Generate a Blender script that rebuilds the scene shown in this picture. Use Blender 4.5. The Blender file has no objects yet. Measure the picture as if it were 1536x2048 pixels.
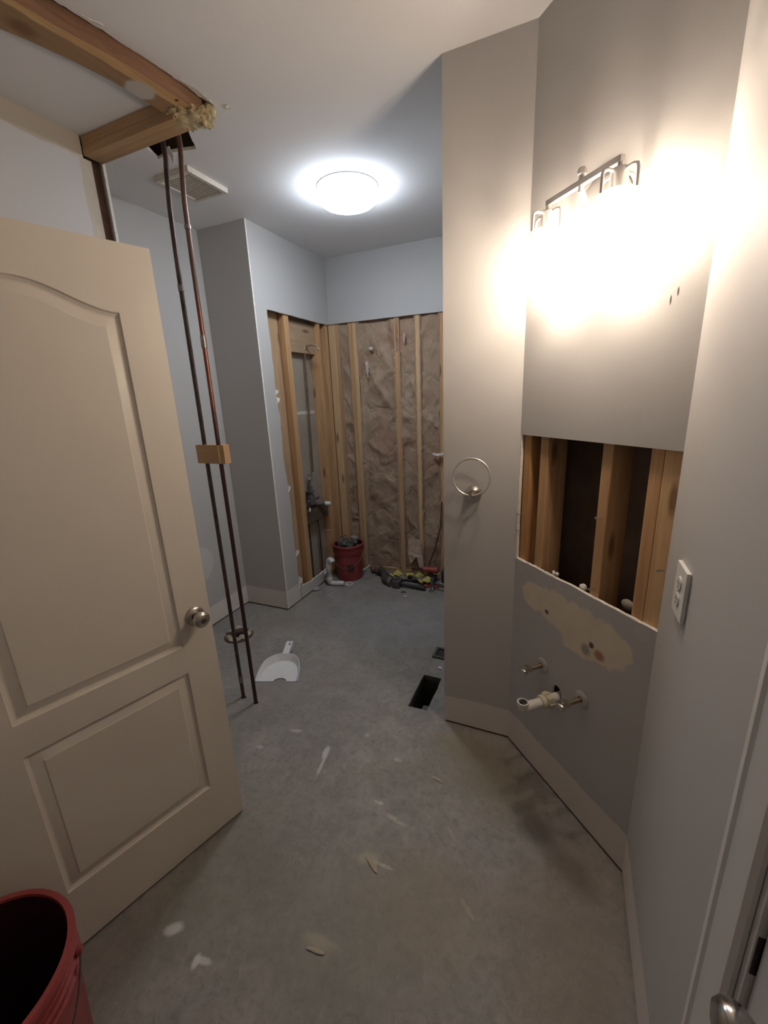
import bpy, bmesh, math, random
import numpy as np
from mathutils import Vector, Matrix, noise
from mathutils.geometry import tessellate_polygon
random.seed(7)
SC = bpy.context.scene
COL = SC.collection
PI = math.pi

# ---------------------------------------------------------------- camera
CAM_F, CAM_P, CAM_R, CAM_Y, CAM_H = 840.7, -15.376, -2.485, 23.9165, 1.6207
def make_camera():
    p, r, y = math.radians(CAM_P), math.radians(CAM_R), math.radians(CAM_Y)
    fw = Vector((math.sin(-y)*math.cos(p), math.cos(-y)*math.cos(p), math.sin(p)))
    rt = Vector((math.cos(-y), -math.sin(-y), 0)); up = rt.cross(fw)
    R = rt*math.cos(r) + up*math.sin(r); U = -rt*math.sin(r) + up*math.cos(r)
    cd = bpy.data.cameras.new('camera'); cam = bpy.data.objects.new('camera', cd); COL.objects.link(cam)
    m = Matrix((R, U, -fw)).transposed().to_4x4(); m.translation = Vector((0, 0, CAM_H))
    cam.matrix_world = m
    cd.sensor_fit = 'HORIZONTAL'; cd.sensor_width = 36.0; cd.lens = CAM_F/1536*36.0
    cd.clip_start = 0.01; cd.clip_end = 60
    SC.camera = cam
make_camera()

# ---------------------------------------------------------------- world, exposure
w = bpy.data.worlds.new('world'); SC.world = w; w.use_nodes = True
w.node_tree.nodes['Background'].inputs[0].default_value = (0.9, 0.95, 1, 1)
w.node_tree.nodes['Background'].inputs[1].default_value = 0.02
SC.view_settings.view_transform = 'Standard'; SC.view_settings.look = 'None'
SC.view_settings.gamma = 1.0; SC.view_settings.use_curve_mapping = False
SC.view_settings.exposure = 0.0
CEIL_LAMP = 50.0      # emission of the ceiling light's diffuser
CEIL_COL = (0.80, 0.89, 1.0)
BULB = 255.0          # emission of the vanity bulbs
BULB_COL = (1.0, 0.83, 0.67)

# ---------------------------------------------------------------- helpers
def link(o): COL.objects.link(o); return o
class MB:
    """collects shapes into one mesh"""
    def __init__(s): s.v = []; s.f = []; s.m = []
    def add(s, vs, fs, mi=0):
        b = len(s.v); s.v += [tuple(v) for v in vs]; s.f += [tuple(i+b for i in f) for f in fs]; s.m += [mi]*len(fs); return s
    def box(s, x0, x1, y0, y1, z0, z1, mi=0, M=None):
        vs = [Vector(p) for p in ((x0,y0,z0),(x1,y0,z0),(x1,y1,z0),(x0,y1,z0),(x0,y0,z1),(x1,y0,z1),(x1,y1,z1),(x0,y1,z1))]
        if M: vs = [M @ v for v in vs]
        return s.add(vs, ((0,3,2,1),(4,5,6,7),(0,1,5,4),(1,2,6,5),(2,3,7,6),(3,0,4,7)), mi)
    def bbox(s, x0, x1, y0, y1, z0, z1, b=.003, mi=0, M=None):
        """box with bevelled edges"""
        bm = bmesh.new(); bmesh.ops.create_cube(bm, size=1)
        for v in bm.verts: v.co = Vector(((x0+x1)/2+v.co.x*(x1-x0), (y0+y1)/2+v.co.y*(y1-y0), (z0+z1)/2+v.co.z*(z1-z0)))
        bmesh.ops.bevel(bm, geom=bm.edges[:], offset=b, segments=2, affect='EDGES', profile=.6)
        return s.bm(bm, mi, M)
    def bm(s, bm, mi=0, M=None):
        bm.verts.ensure_lookup_table(); bm.verts.index_update()
        s.add([(M @ v.co if M else v.co.copy()) for v in bm.verts], [[v.index for v in f.verts] for f in bm.faces], mi); bm.free(); return s
    def tube(s, pts, r, n=12, mi=0, caps=True, M=None):
        pts = [Vector(p) for p in pts]; N = len(pts)
        rs = r if isinstance(r, (list, tuple)) else [r]*N
        rings = []; prev = None
        for i, p in enumerate(pts):
            t = (pts[min(i+1, N-1)]-pts[max(i-1, 0)])
            if t.length < 1e-9: t = Vector((0, 0, 1))
            t.normalize()
            if prev is None:
                a = Vector((0, 0, 1)) if abs(t.z) < .9 else Vector((1, 0, 0)); u = t.cross(a).normalized()
            else:
                u = (prev - t*prev.dot(t))
                u = u.normalized() if u.length > 1e-6 else t.orthogonal().normalized()
            prev = u; w_ = t.cross(u)
            rings.append([p+(u*math.cos(2*PI*k/n)+w_*math.sin(2*PI*k/n))*rs[i] for k in range(n)])
        vs = [q for g in rings for q in g]
        if M: vs = [M @ v for v in vs]
        fs = [(i*n+k, i*n+(k+1) % n, (i+1)*n+(k+1) % n, (i+1)*n+k) for i in range(N-1) for k in range(n)]
        if caps: fs += [tuple(range(n-1, -1, -1)), tuple((N-1)*n+k for k in range(n))]
        return s.add(vs, fs, mi)
    def lathe(s, prof, M=None, n=32, mi=0, closed=False):
        """prof: (r, z) pairs turned about the z axis"""
        vs = []; N = len(prof)
        for r, z in prof:
            for k in range(n): vs.append(Vector((max(r, 1e-5)*math.cos(2*PI*k/n), max(r, 1e-5)*math.sin(2*PI*k/n), z)))
        if M: vs = [M @ v for v in vs]
        fs = [(i*n+k, i*n+(k+1) % n, (i+1)*n+(k+1) % n, (i+1)*n+k) for i in range(N-1) for k in range(n)]
        if closed: fs += [((N-1)*n+k, (N-1)*n+(k+1) % n, (k+1) % n, k) for k in range(n)]
        return s.add(vs, fs, mi)
    def build(s, name, mats, parent=None, smooth=None, origin=None):
        me = bpy.data.meshes.new(name)
        vs = s.v
        if origin is not None: o_ = Vector(origin); vs = [Vector(v)-o_ for v in vs]
        me.from_pydata([tuple(v) for v in vs], [], s.f)
        if not isinstance(mats, (list, tuple)): mats = [mats]
        for m in mats: me.materials.append(m)
        me.polygons.foreach_set('material_index', s.m)
        bm = bmesh.new(); bm.from_mesh(me)
        bmesh.ops.recalc_face_normals(bm, faces=bm.faces[:]); bm.to_mesh(me); bm.free()
        if smooth:
            me.polygons.foreach_set('use_smooth', [True]*len(me.polygons))
            me.set_sharp_from_angle(angle=math.radians(smooth))
        me.update()
        o = link(bpy.data.objects.new(name, me))
        if origin is not None: o.location = origin
        if parent is not None: o.parent = parent
        return o
def along(p, d, up=None):
    """matrix taking local z to direction d, origin to p"""
    d = Vector(d).normalized(); q = d.to_track_quat('Z', 'Y'); m = q.to_matrix().to_4x4(); m.translation = Vector(p); return m
def thing(name, label, cat, loc=(0,0,0), rz=0, group=None):
    o = link(bpy.data.objects.new(name, None)); o.location = loc; o.rotation_euler = (0, 0, rz); o.empty_display_size = .05
    o['label'] = label; o['category'] = cat
    if group: o['group'] = group
    return o
def tag(o, label, cat, group=None):
    o['label'] = label; o['category'] = cat
    if group: o['group'] = group
    return o
def struct(o, label=None):
    o['kind'] = 'structure'
    if label: o['label'] = label; 
    return o
def sroot(name, label, cat=None):
    o = link(bpy.data.objects.new(name, None)); o.empty_display_size = .1; o['kind'] = 'structure'; o['label'] = label
    o['category'] = cat or name.split('_')[0]; return o

def arc(c, r, a0, a1, n, ax=0):
    """points on an arc; ax 0: xz plane, 1: yz, 2: xy"""
    out = []
    for i in range(n+1):
        a = a0+(a1-a0)*i/n; p, q = r*math.cos(a), r*math.sin(a)
        out.append(Vector(c)+Vector(((p,0,q),(0,p,q),(p,q,0))[ax]))
    return out

def slab(poly, holes, frame, thick, mats, name, parent=None, mi_front=0, mi_edge=1, mi_back=2):
    """flat board from a 2D outline with holes. frame = (origin, U, V, N): front at origin, body extends along -N"""
    O_, U_, V_, N_ = [Vector(q) for q in frame]
    loops = [poly]+list(holes)
    flat = [p for l in loops for p in l]
    tris = tessellate_polygon([[Vector((p[0], p[1], 0)) for p in l] for l in loops])
    b = MB(); n = len(flat)
    fr = [O_+U_*p[0]+V_*p[1] for p in flat]; bk = [q-N_*thick for q in fr]
    b.v = [tuple(q) for q in fr+bk]
    for t in tris:
        a, c, d = t; nn = (fr[c]-fr[a]).cross(fr[d]-fr[a])
        if nn.length < 1e-12: continue
        if nn.dot(N_) < 0: c, d = d, c
        b.f.append((a, c, d)); b.m.append(mi_front); b.f.append((n+a, n+d, n+c)); b.m.append(mi_back)
    k0 = 0
    for l in loops:
        L = len(l)
        for i in range(L):
            a = k0+i; c = k0+(i+1) % L
            b.f.append((a, c, n+c, n+a)); b.m.append(mi_edge)
        k0 += L
    return b.build(name, mats, parent)

def jag(p, q, step, amp, seed, nrm=None):
    """points from p to q (exclusive of q) with a torn, irregular offset"""
    p, q = Vector((p[0], p[1], 0)), Vector((q[0], q[1], 0)); d = q-p; L = d.length; n = max(1, int(L/step)); d.normalize()
    t = Vector((-d.y, d.x, 0)); out = []
    for i in range(n):
        s = i/n; a = 0 if i == 0 else amp*(noise.noise(Vector((s*L*9, seed, 0)))*1.3+noise.noise(Vector((s*L*45, seed, 3)))*.6)
        v = p+d*(s*L)+t*a; out.append((v.x, v.y))
    return out

# ---------------------------------------------------------------- materials
MATS = {}
class NT:
    def __init__(s, name, rough=.5, metal=0, spec=.5):
        s.m = bpy.data.materials.new(name); s.m.use_nodes = True; s.t = s.m.node_tree; s.b = s.t.nodes['Principled BSDF']
        s.b.inputs['Roughness'].default_value = rough; s.b.inputs['Metallic'].default_value = metal
        s.b.inputs['Specular IOR Level'].default_value = spec; s._c = None
    def n(s, typ, **kw):
        o = s.t.nodes.new(typ)
        for k, v in kw.items(): setattr(o, k, v)
        return o
    def l(s, a, b): s.t.links.new(a, b)
    def coord(s):
        if s._c is None: s._c = s.n('ShaderNodeTexCoord').outputs['Object']
        return s._c
    def geo(s): return s.n('ShaderNodeNewGeometry').outputs['Position']
    def map(s, scale=(1,1,1), rot=(0,0,0), src=None, loc=(0,0,0)):
        m = s.n('ShaderNodeMapping'); m.inputs['Scale'].default_value = scale; m.inputs['Rotation'].default_value = rot; m.inputs['Location'].default_value = loc
        s.l(src or s.coord(), m.inputs[0]); return m.outputs[0]
    def noise(s, scale, detail=4, rough=.55, vec=None, dist=0):
        o = s.n('ShaderNodeTexNoise'); o.inputs['Scale'].default_value = scale; o.inputs['Detail'].default_value = detail
        o.inputs['Roughness'].default_value = rough; o.inputs['Distortion'].default_value = dist
        s.l(vec or s.coord(), o.inputs['Vector']); return o.outputs['Fac']
    def ramp(s, fac, stops):
        o = s.n('ShaderNodeValToRGB'); e = o.color_ramp.elements
        while len(e) < len(stops): e.new(.5)
        for i, (p, c) in enumerate(stops):
            e[i].position = p; e[i].color = (c[0], c[1], c[2], 1) if not isinstance(c, (int, float)) else (c, c, c, 1)
        s.l(fac, o.inputs[0]); return o.outputs[0]
    def math(s, op, a, b=None, clamp=False):
        o = s.n('ShaderNodeMath', operation=op, use_clamp=clamp)
        for i, x in enumerate((a, b)):
            if x is None: continue
            if isinstance(x, (int, float)): o.inputs[i].default_value = x
            else: s.l(x, o.inputs[i])
        return o.outputs[0]
    def mix(s, f, a, b, blend='MIX'):
        o = s.n('ShaderNodeMix', data_type='RGBA', blend_type=blend)
        for sock, x in ((o.inputs[0], f), (o.inputs[6], a), (o.inputs[7], b)):
            if isinstance(x, (int, float)): sock.default_value = x
            elif isinstance(x, tuple): sock.default_value = (*x, 1)[:4]
            else: s.l(x, sock)
        return o.outputs[2]
    def blob(s, pos, c, r, soft=.25, rot=0, wob=None):
        """1 inside an ellipse of radii r about c, with a soft, wobbling edge"""
        m = s.n('ShaderNodeMapping', vector_type='TEXTURE')
        m.inputs['Location'].default_value = c; m.inputs['Scale'].default_value = r; m.inputs['Rotation'].default_value = (0, 0, rot) if isinstance(rot, (int, float)) else rot
        s.l(pos, m.inputs[0]); L = s.n('ShaderNodeVectorMath', operation='LENGTH'); s.l(m.outputs[0], L.inputs[0]); d = L.outputs['Value']
        if wob is not None: d = s.math('ADD', d, wob)
        mr = s.n('ShaderNodeMapRange'); mr.inputs[1].default_value = 1-soft; mr.inputs[2].default_value = 1+soft; mr.inputs[3].default_value = 1; mr.inputs[4].default_value = 0
        s.l(d, mr.inputs[0]); return mr.outputs[0]
    def col(s, c):
        if isinstance(c, tuple): s.b.inputs['Base Color'].default_value = (*c, 1)[:4]
        else: s.l(c, s.b.inputs['Base Color'])
        return s
    def bump(s, h, dist=.002, strength=.5):
        o = s.n('ShaderNodeBump'); o.inputs['Strength'].default_value = strength; o.inputs['Distance'].default_value = dist
        s.l(h, o.inputs['Height']); s.l(o.outputs[0], s.b.inputs['Normal']); return s
def plain(name, c, rough=.5, metal=0, var=.08, scale=30, bump=0):
    if name in MATS: return MATS[name]
    t = NT(name, rough, metal); f = t.noise(scale, 3)
    lo = tuple(x*(1-var) for x in c); hi = tuple(min(1, x*(1+var)) for x in c)
    t.col(t.ramp(f, [(.3, lo), (.7, hi)]))
    if bump: t.bump(f, bump)
    MATS[name] = t.m; return t.m

PAINT = (0.47, 0.455, 0.44)
PRIMER = (0.68, 0.63, 0.58)
def paint_mat(name, strip_z=None, extra=None):
    t = NT(name, .62, spec=.35); P = t.geo()
    f = t.noise(2.2, 3, vec=P); c = t.mix(f, tuple(x*.96 for x in PAINT), tuple(x*1.04 for x in PAINT))
    if strip_z is not None:
        sp = t.n('ShaderNodeSeparateXYZ'); t.l(P, sp.inputs[0])
        wob = t.math('MULTIPLY', t.math('SUBTRACT', t.noise(14, 3, vec=P), .5), .022)
        z = t.math('ADD', sp.outputs[2], wob)
        k = t.math('LESS_THAN', z, strip_z)
        base = t.mix(t.noise(6, 4, vec=P), tuple(x*.9 for x in PRIMER), tuple(x*1.06 for x in PRIMER))
        c = t.mix(k, c, base)
    if extra: c = extra(t, P, c)
    t.col(c)
    g = t.noise(260, 2, vec=P); t.bump(g, .0006, .35)
    MATS[name] = t.m; return t.m

def wood_mat(name, c1, c2, axis='z', knots=True, seed=0.0, rough=.75):
    t = NT(name, rough, spec=.25)
    sc = {'z': (22, 22, 1.1), 'x': (1.1, 22, 22), 'y': (22, 1.1, 22)}[axis]
    oi = t.n('ShaderNodeObjectInfo')
    v = t.n('ShaderNodeVectorMath', operation='ADD'); t.l(t.coord(), v.inputs[0])
    rv = t.n('ShaderNodeCombineXYZ'); rr = t.math('MULTIPLY', oi.outputs['Random'], 40.0); 
    for i in range(3): t.l(rr, rv.inputs[i])
    t.l(rv.outputs[0], v.inputs[1]); P = v.outputs[0]
    g = t.noise(1.6, 5, .6, vec=t.map(sc, src=P), dist=.6)
    w_ = t.noise(6, 6, .7, vec=t.map(tuple(q*1.8 for q in sc), src=P))
    f = t.math('ADD', t.math('MULTIPLY', g, .72), t.math('MULTIPLY', w_, .28))
    c = t.ramp(f, [(.34, c1), (.5, tuple((a+b)/2 for a, b in zip(c1, c2))), (.66, c2)])
    big = t.noise(1.3, 2, vec=P)
    c = t.mix(t.math('MULTIPLY', big, .35), c, tuple(q*.62 for q in c1))
    tint = t.ramp(oi.outputs['Random'], [(0, (1.05, .98, .92)), (1, (.90, .90, .92))])
    c = t.mix(1.0, c, tint, 'MULTIPLY')
    if knots:
        vo = t.n('ShaderNodeTexVoronoi', feature='F1'); vo.inputs['Scale'].default_value = 1.0
        ks = {'z': (9, 9, 2.6), 'x': (2.6, 9, 9), 'y': (9, 2.6, 9)}[axis]
        t.l(t.map(ks, src=P), vo.inputs['Vector'])
        k = t.ramp(vo.outputs['Distance'], [(.07, 1), (.16, 0)])
        c = t.mix(t.math('MULTIPLY', k, .7), c, (.10, .045, .02))
    t.col(c); t.bump(f, .0015, .4); MATS[name] = t.m; return t.m
WOOD_Z = wood_mat('stud_wood', (.46, .265, .13), (.68, .44, .235), 'z')
WOOD_Z2 = wood_mat('stud_wood_pale', (.56, .37, .20), (.76, .55, .31), 'z')
WOOD_X = wood_mat('plate_wood_x', (.46, .285, .145), (.62, .42, .23), 'x')
WOOD_Y = wood_mat('plate_wood_y', (.44, .27, .11), (.62, .42, .20), 'y')
GYP = plain('gypsum_core', (.74, .70, .64), .95, var=.12, scale=60, bump=.001)
PAPER = plain('drywall_backing_paper', (.34, .285, .225), .9, var=.10, scale=8)
SHADECAV = plain('cavity_shade_board', (.15, .10, .075), .95, var=.2, scale=8)  # dark brown puts the shade of unlit hollows into the board colour
WHITEPL = plain('white_plastic', (.74, .73, .70), .35, var=.03)
OFFWHITE = plain('aged_white_plastic', (.66, .61, .52), .4, var=.05)
NICKEL = plain('brushed_nickel', (.56, .52, .47), .28, 1.0, var=.06, scale=80)
CHROME = plain('worn_chrome', (.60, .56, .50), .22, 1.0, var=.08, scale=60)
BRASS = plain('aged_brass', (.34, .27, .17), .45, .9, var=.2, scale=50)
PVC = plain('pvc_white', (.70, .67, .62), .42, var=.06, scale=20)
PVCD = plain('pvc_primer_grey', (.34, .31, .30), .5, var=.12, scale=20)
BLACKM = plain('black_iron', (.045, .043, .045), .5, .5, var=.3, scale=40)
DARKPL = plain('black_rubber', (.03, .03, .032), .6, var=.2, scale=40)
COPPER_OLD = plain('tarnished_copper', (.11, .078, .066), .42, .6, var=.35, scale=12)
COPPER_RED = plain('red_copper', (.34, .13, .075), .38, .85, var=.35, scale=14)
YELLOW = plain('yellow_tool_plastic', (.58, .47, .12), .55, var=.25, scale=30)
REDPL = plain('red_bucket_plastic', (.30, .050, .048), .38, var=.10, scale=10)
REDIN = plain('red_bucket_inside_shaded', (.055, .010, .016), .5, var=.12, scale=10)  # darker copy of the red: dirt and the hollow's shade in one colour
DOORM = plain('door_satin_cream', (.67, .61, .53), .42, var=.02, scale=3)
TRIMW = plain('casing_white', (.64, .62, .60), .4, var=.03, scale=4)
SCREW = plain('screw_zinc', (.5, .48, .45), .35, .9)
RUST = plain('rusted_cast_iron', (.16, .105, .07), .8, .3, var=.35, scale=45, bump=.002)
WAX = plain('old_wax_and_putty', (.40, .36, .28), .8, var=.25, scale=40, bump=.003)
FOAM = plain('yellowed_foam', (.47, .38, .22), .95, var=.35, scale=45, bump=.004)

def kraft():
    t = NT('kraft_insulation_facing', .72, spec=.25); P = t.coord()
    a = t.noise(5, 4, vec=P); c = t.ramp(a, [(.3, (.28, .19, .13)), (.5, (.35, .245, .168)), (.72, (.42, .305, .215))])
    sp = t.n('ShaderNodeSeparateXYZ'); t.l(P, sp.inputs[0])
    b = t.noise(2.1, 2, vec=P); red = t.ramp(b, [(.56, 0), (.72, .55)])
    c = t.mix(red, c, (.33, .17, .12))
    wv = t.math('SINE', t.math('MULTIPLY', sp.outputs[2], 420)); k = t.ramp(wv, [(.93, 0), (.99, .10)])
    c = t.mix(k, c, (.12, .09, .07)); t.col(c)
    n1 = t.noise(9, 4, .5, vec=P, dist=.8)
    dv = t.n('ShaderNodeTexNoise'); dv.inputs['Scale'].default_value = 4; dv.inputs['Detail'].default_value = 3; t.l(P, dv.inputs['Vector'])
    av = t.n('ShaderNodeVectorMath', operation='MULTIPLY_ADD'); t.l(dv.outputs['Color'], av.inputs[0]); av.inputs[1].default_value = (.35, .35, .35); t.l(P, av.inputs[2])
    vo = t.n('ShaderNodeTexVoronoi', feature='DISTANCE_TO_EDGE'); vo.inputs['Scale'].default_value = 5.5; t.l(t.map((1.2, 1, .6), (0, .4, 0), src=av.outputs[0]), vo.inputs['Vector'])
    cr = t.ramp(vo.outputs['Distance'], [(0, 0), (.10, 1)]); t.bump(t.math('ADD', t.math('MULTIPLY', n1, 1.0), t.math('MULTIPLY', cr, .55)), .014, .5)
    MATS['kraft'] = t.m; return t.m
KRAFT = kraft()

def floor_mat():
    t = NT('bare_grey_subfloor', .62, spec=.35); P = t.geo()
    n1 = t.noise(2.3, 5, .6, vec=P, dist=.4); n2 = t.noise(9, 5, .65, vec=P, dist=.8); n3 = t.noise(1.1, 3, vec=t.map((1,1,1), src=P, loc=(3,7,0)))
    c = t.ramp(n1, [(.30, (.235, .210, .192)), (.5, (.292, .264, .242)), (.70, (.35, .318, .29))])
    c = t.mix(t.ramp(n2, [(.40, .55), (.62, 0)]), c, (.185, .18, .165))
    c = t.mix(t.ramp(n3, [(.52, 0), (.72, .55)]), c, (.235, .215, .155))
    # fine scrapes and grit
    s1 = t.noise(55, 3, .7, vec=t.map((1, .35, 1), (0, 0, .7), src=P)); c = t.mix(t.ramp(s1, [(.60, 0), (.72, .35)]), c, (.42, .39, .36))
    s2 = t.noise(28, 4, .7, vec=t.map((.5, 1.3, 1), (0, 0, .3), src=P)); c = t.mix(t.ramp(s2, [(.64, 0), (.74, .6)]), c, (.11, .10, .09))
    wob = t.math('MULTIPLY', t.math('SUBTRACT', t.noise(22, 3, vec=P), .5), 1.3)
    wob2 = t.math('MULTIPLY', t.math('SUBTRACT', t.noise(5, 3, vec=P), .5), 1.0)
    m1 = t.noise(38, 5, .75, vec=P, dist=.5); c = t.mix(t.ramp(m1, [(.34, .45), (.50, 0)]), c, (.13, .12, .11)); c = t.mix(t.ramp(m1, [(.56, 0), (.70, .35)]), c, (.40, .375, .35))
    # old stains: (centre, radii, rotation, colour, strength)
    for cx, cy, rx, ry, ro, cc, st in (
        (-.02, 1.34, .10, .055, -.7, (.075, .065, .055), .85), (.11, 1.22, .09, .05, -.75, (.10, .075, .055), .7),
        (-.22, 1.52, .22, .13, -.7, (.20, .165, .10), .6), (-.36, 1.62, .13, .06, 0, (.22, .18, .11), .5),
        (-.50, .80, .30, .24, .3, (.22, .21, .15), .35), (-1.0, .75, .22, .2, .3, (.17, .165, .12), .45),
        (-.30, .95, .20, .16, .3, (.26, .20, .13), .35), (.10, .95, .16, .30, .0, (.20, .15, .095), .5),
        (-1.95, 2.25, .22, .12, .5, (.22, .18, .14), .4), (-1.1, 2.6, .6, .35, .4, (.30, .295, .30), .35),
        (-1.5, 1.75, .35, .25, .4, (.28, .26, .255), .3)):
        c = t.mix(t.math('MULTIPLY', t.blob(P, (cx, cy, 0), (rx, ry, 1), .5, ro, wob2), st), c, cc)
    grit = t.ramp(t.noise(60, 3, .7, vec=P), [(.38, .25), (.58, 1)])
    for cx, cy, rx, ry, ro, cc, st in (
        (-1.055, .578, .026, .016, .6, (.56, .54, .51), .9), (-.905, .552, .022, .009, .2, (.56, .54, .51), .85), (-.925, .540, .010, .018, .2, (.60, .58, .55), .9),
        (-.958, 1.357, .013, .035, .2, (.56, .54, .52), .9), (-.940, 1.285, .008, .05, .2, (.52, .50, .48), .8),
        (-.565, 1.0, .040, .022, .2, (.38, .34, .25), .8), (-.505, .998, .038, .006, .0, (.50, .45, .35), .9),
        (-.435, 1.41, .035, .008, -.3, (.36, .26, .19), .8), (-.52, 1.17, .05, .010, -.2, (.48, .43, .33), .8),
        (-.62, 1.215, .018, .006, 0, (.58, .55, .50), .9), (-.60, .725, .055, .016, .1, (.36, .32, .24), .7),
        (-.31, 1.20, .03, .006, -.8, (.45, .40, .33), .7), (-.62, 1.44, .02, .010, 0, (.52, .5, .5), .8),
        (-1.17, 1.42, .03, .010, .3, (.48, .45, .44), .7), (-.82, 1.52, .012, .01, 0, (.56, .54, .53), .8),
        (-.20, .98, .03, .007, -.7, (.42, .36, .26), .7), (-1.28, 1.27, .02, .01, .1, (.5, .48, .47), .6)):
        c = t.mix(t.math('MULTIPLY', t.math('MULTIPLY', t.blob(P, (cx, cy, 0), (rx, ry, 1), .35, ro, wob), st), grit if ry < .011 and rx < .06 and cx > -.9 else 1.0), c, cc)
    t.col(c); t.bump(t.math('ADD', n2, t.math('MULTIPLY', s1, .4)), .004, .35); MATS['floor'] = t.m; return t.m
FLOORM = floor_mat()
def ceil_mat():
    t = NT('flat_ceiling_paint', .9, spec=.15); P = t.geo(); f = t.noise(1.7, 3, vec=P)
    t.col(t.mix(f, (.76, .75, .75), (.82, .81, .81))); t.bump(t.noise(180, 2, vec=P), .0008, .3); MATS['ceil'] = t.m; return t.m
CEILM = ceil_mat()

# ---------------------------------------------------------------- key plan dimensions
H = 2.739                       # ceiling height
XL = -2.371                     # left wall
YA = 2.465                      # face of the shower column
XS = -1.969                     # shower side wall
YB = 3.423                      # back wall
P0 = Vector((-.4855, 1.7478, 0)); P1 = Vector((-.1732, 1.7478, 0)); P2 = Vector((.2708, 1.2795, 0))
XR = .2708                      # right wall
BD = (P2-P1).normalized(); BN = Vector((BD.y, -BD.x, 0)); BN.normalize()     # along the vanity wall, and out of it into the room
BL = (P2-P1).length
def Bp(t, o, z): return P1+BD*t+BN*o+Vector((0, 0, z))
GAP = .012                      # boards stop short of the floor
Z = Vector((0, 0, 1)); X = Vector((1, 0, 0)); Y = Vector((0, 1, 0))
CUT = 2.232                     # height where the shower boards are cut
T = .0127

# ---------------------------------------------------------------- floor
reg = [(-.700, 1.784), (-.592, 1.784), (-.592, 2.066), (-.700, 2.066)]
def regj():
    out = []
    for i in range(4): out += jag(reg[i], reg[(i+1) % 4], .03, .004, i*3.1)
    return out
fo = [(XL-.15, -1.15), (XR+.35, -1.15), (XR+.35, YB+.25), (XL-.15, YB+.25)]
ho = [[(-1.603+.016*math.cos(a*PI/5), 1.525+.013*math.sin(a*PI/5)) for a in range(10)],
      [(-1.505+.015*math.cos(a*PI/5), 1.514+.013*math.sin(a*PI/5)) for a in range(10)]]
floor = slab(fo, [regj()]+ho, ((0,0,0), X, Y, Z), .03, [FLOORM, plain('subfloor_edge', (.12, .10, .08), .9), SHADECAV], 'floor')
struct(floor, 'bare grey stained subfloor with white compound splatters'); floor['category'] = 'floor'
# duct boot under the register hole
b = MB(); x0, x1, y0, y1 = -.706, -.586, 1.778, 2.072
DUCT = plain('dull_galvanised_duct', (.10, .095, .085), .6, .4, var=.2, scale=14)
b.box(x0, x0+.003, y0, y1, -.22, -.031); b.box(x1-.003, x1, y0, y1, -.22, -.031); b.box(x0, x1, y0, y0+.003, -.22, -.031); b.box(x0, x1, y1-.003, y1, -.22, -.031)
b.box(x0, x1, y0, y1, -.225, -.22)
b.build('duct_boot', DUCT, floor)
b = MB(); b.box(-.66, -.60, 1.80, 1.93, -.10, -.098, M=None); b.build('duct_flange', plain('duct_sheet', (.17, .165, .16), .5, .5), floor)
b = MB(); b.box(XL-.15, XR+.35, -1.15, YB+.25, -.30, -.28); b.build('subfloor_underside', SHADECAV, floor)

# ---------------------------------------------------------------- ceiling
# hole along the removed wall's plate, torn at the edge
edge_r = [(-1.47, .80), (-1.445, .95), (-1.420, 1.07), (-1.396, 1.18), (-1.382, 1.30), (-1.372, 1.42), (-1.366, 1.50), (-1.352, 1.56)]
hr = []
for i in range(len(edge_r)-1): hr += jag(edge_r[i], edge_r[i+1], .012, .006, i*1.7)
hr += [edge_r[-1], (-1.375, 1.585), (-1.46, 1.572)]
hl = [(-1.46, .80)]
hole1 = hr+[(-1.46, 1.3)]+[(-1.50, .80)]
hole2 = []
hp = [(-1.530, 1.600), (-1.640, 1.775), (-1.765, 1.745), (-1.860, 1.755), (-1.80, 1.600), (-1.66, 1.595)]
for i in range(len(hp)): hole2 += jag(hp[i], hp[(i+1) % len(hp)], .02, .004, i*2.3+9)
ceiling = slab(fo, [hole1, hole2], ((0,0,H), X, Y, -Z), T, [CEILM, GYP, PAPER], 'ceiling')
struct(ceiling, 'flat white drywall ceiling'); ceiling['category'] = 'ceiling'
b = MB(); b.box(XL-.15, XR+.35, -1.15, YB+.25, H+.20, H+.22); b.build('attic_deck', SHADECAV, ceiling)
b = MB(); b.box(-2.4, .4, 1.80, 1.84, H+.016, H+.18); b.build('joist', SHADECAV, ceiling)  # joist coloured dark instead of wood, as shade inside the ceiling hole
b = MB()
# torn paper and chips at the corner of the tear
def flap(b, pts, th=.0015, mi=0):
    c = []
    for i in range(len(pts)):
        p, q = Vector(pts[i]), Vector(pts[(i+1) % len(pts)]); L_ = (q-p).length; m_ = max(1, int(L_/.012))
        for k in range(m_):
            v = p.lerp(q, k/m_); c.append(v+(Vector((noise.noise(v*90), noise.noise(v*90+X), noise.noise(v*90+Y)))*.006 if k else Vector()))
    n = len(c); nn = (c[1]-c[0]).cross(c[2]-c[0]).normalized()*th
    b.add([p+nn for p in c]+[p-nn for p in c], [tuple(range(n)), tuple(range(2*n-1, n-1, -1))]+[(i, (i+1) % n, n+(i+1) % n, n+i) for i in range(n)], mi)
flap(b, [(-1.352, 1.43, H-.002), (-1.335, 1.50, H-.007), (-1.338, 1.585, H-.012), (-1.356, 1.575, H-.004), (-1.362, 1.50, H-.001)])
flap(b, [(-1.405, 1.10, H-.001), (-1.385, 1.125, H-.008), (-1.372, 1.165, H-.004), (-1.39, 1.16, H-.0005)])
flap(b, [(-1.325, 1.60, H-.001), (-1.300, 1.615, H-.002), (-1.31, 1.64, H-.0015), (-1.335, 1.625, H-.001)])
flap(b, [(-1.755, 1.70, H-.001), (-1.725, 1.70, H-.002), (-1.715, 1.71, H-.04), (-1.735, 1.72, H-.060), (-1.742, 1.71, H-.03)])
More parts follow.
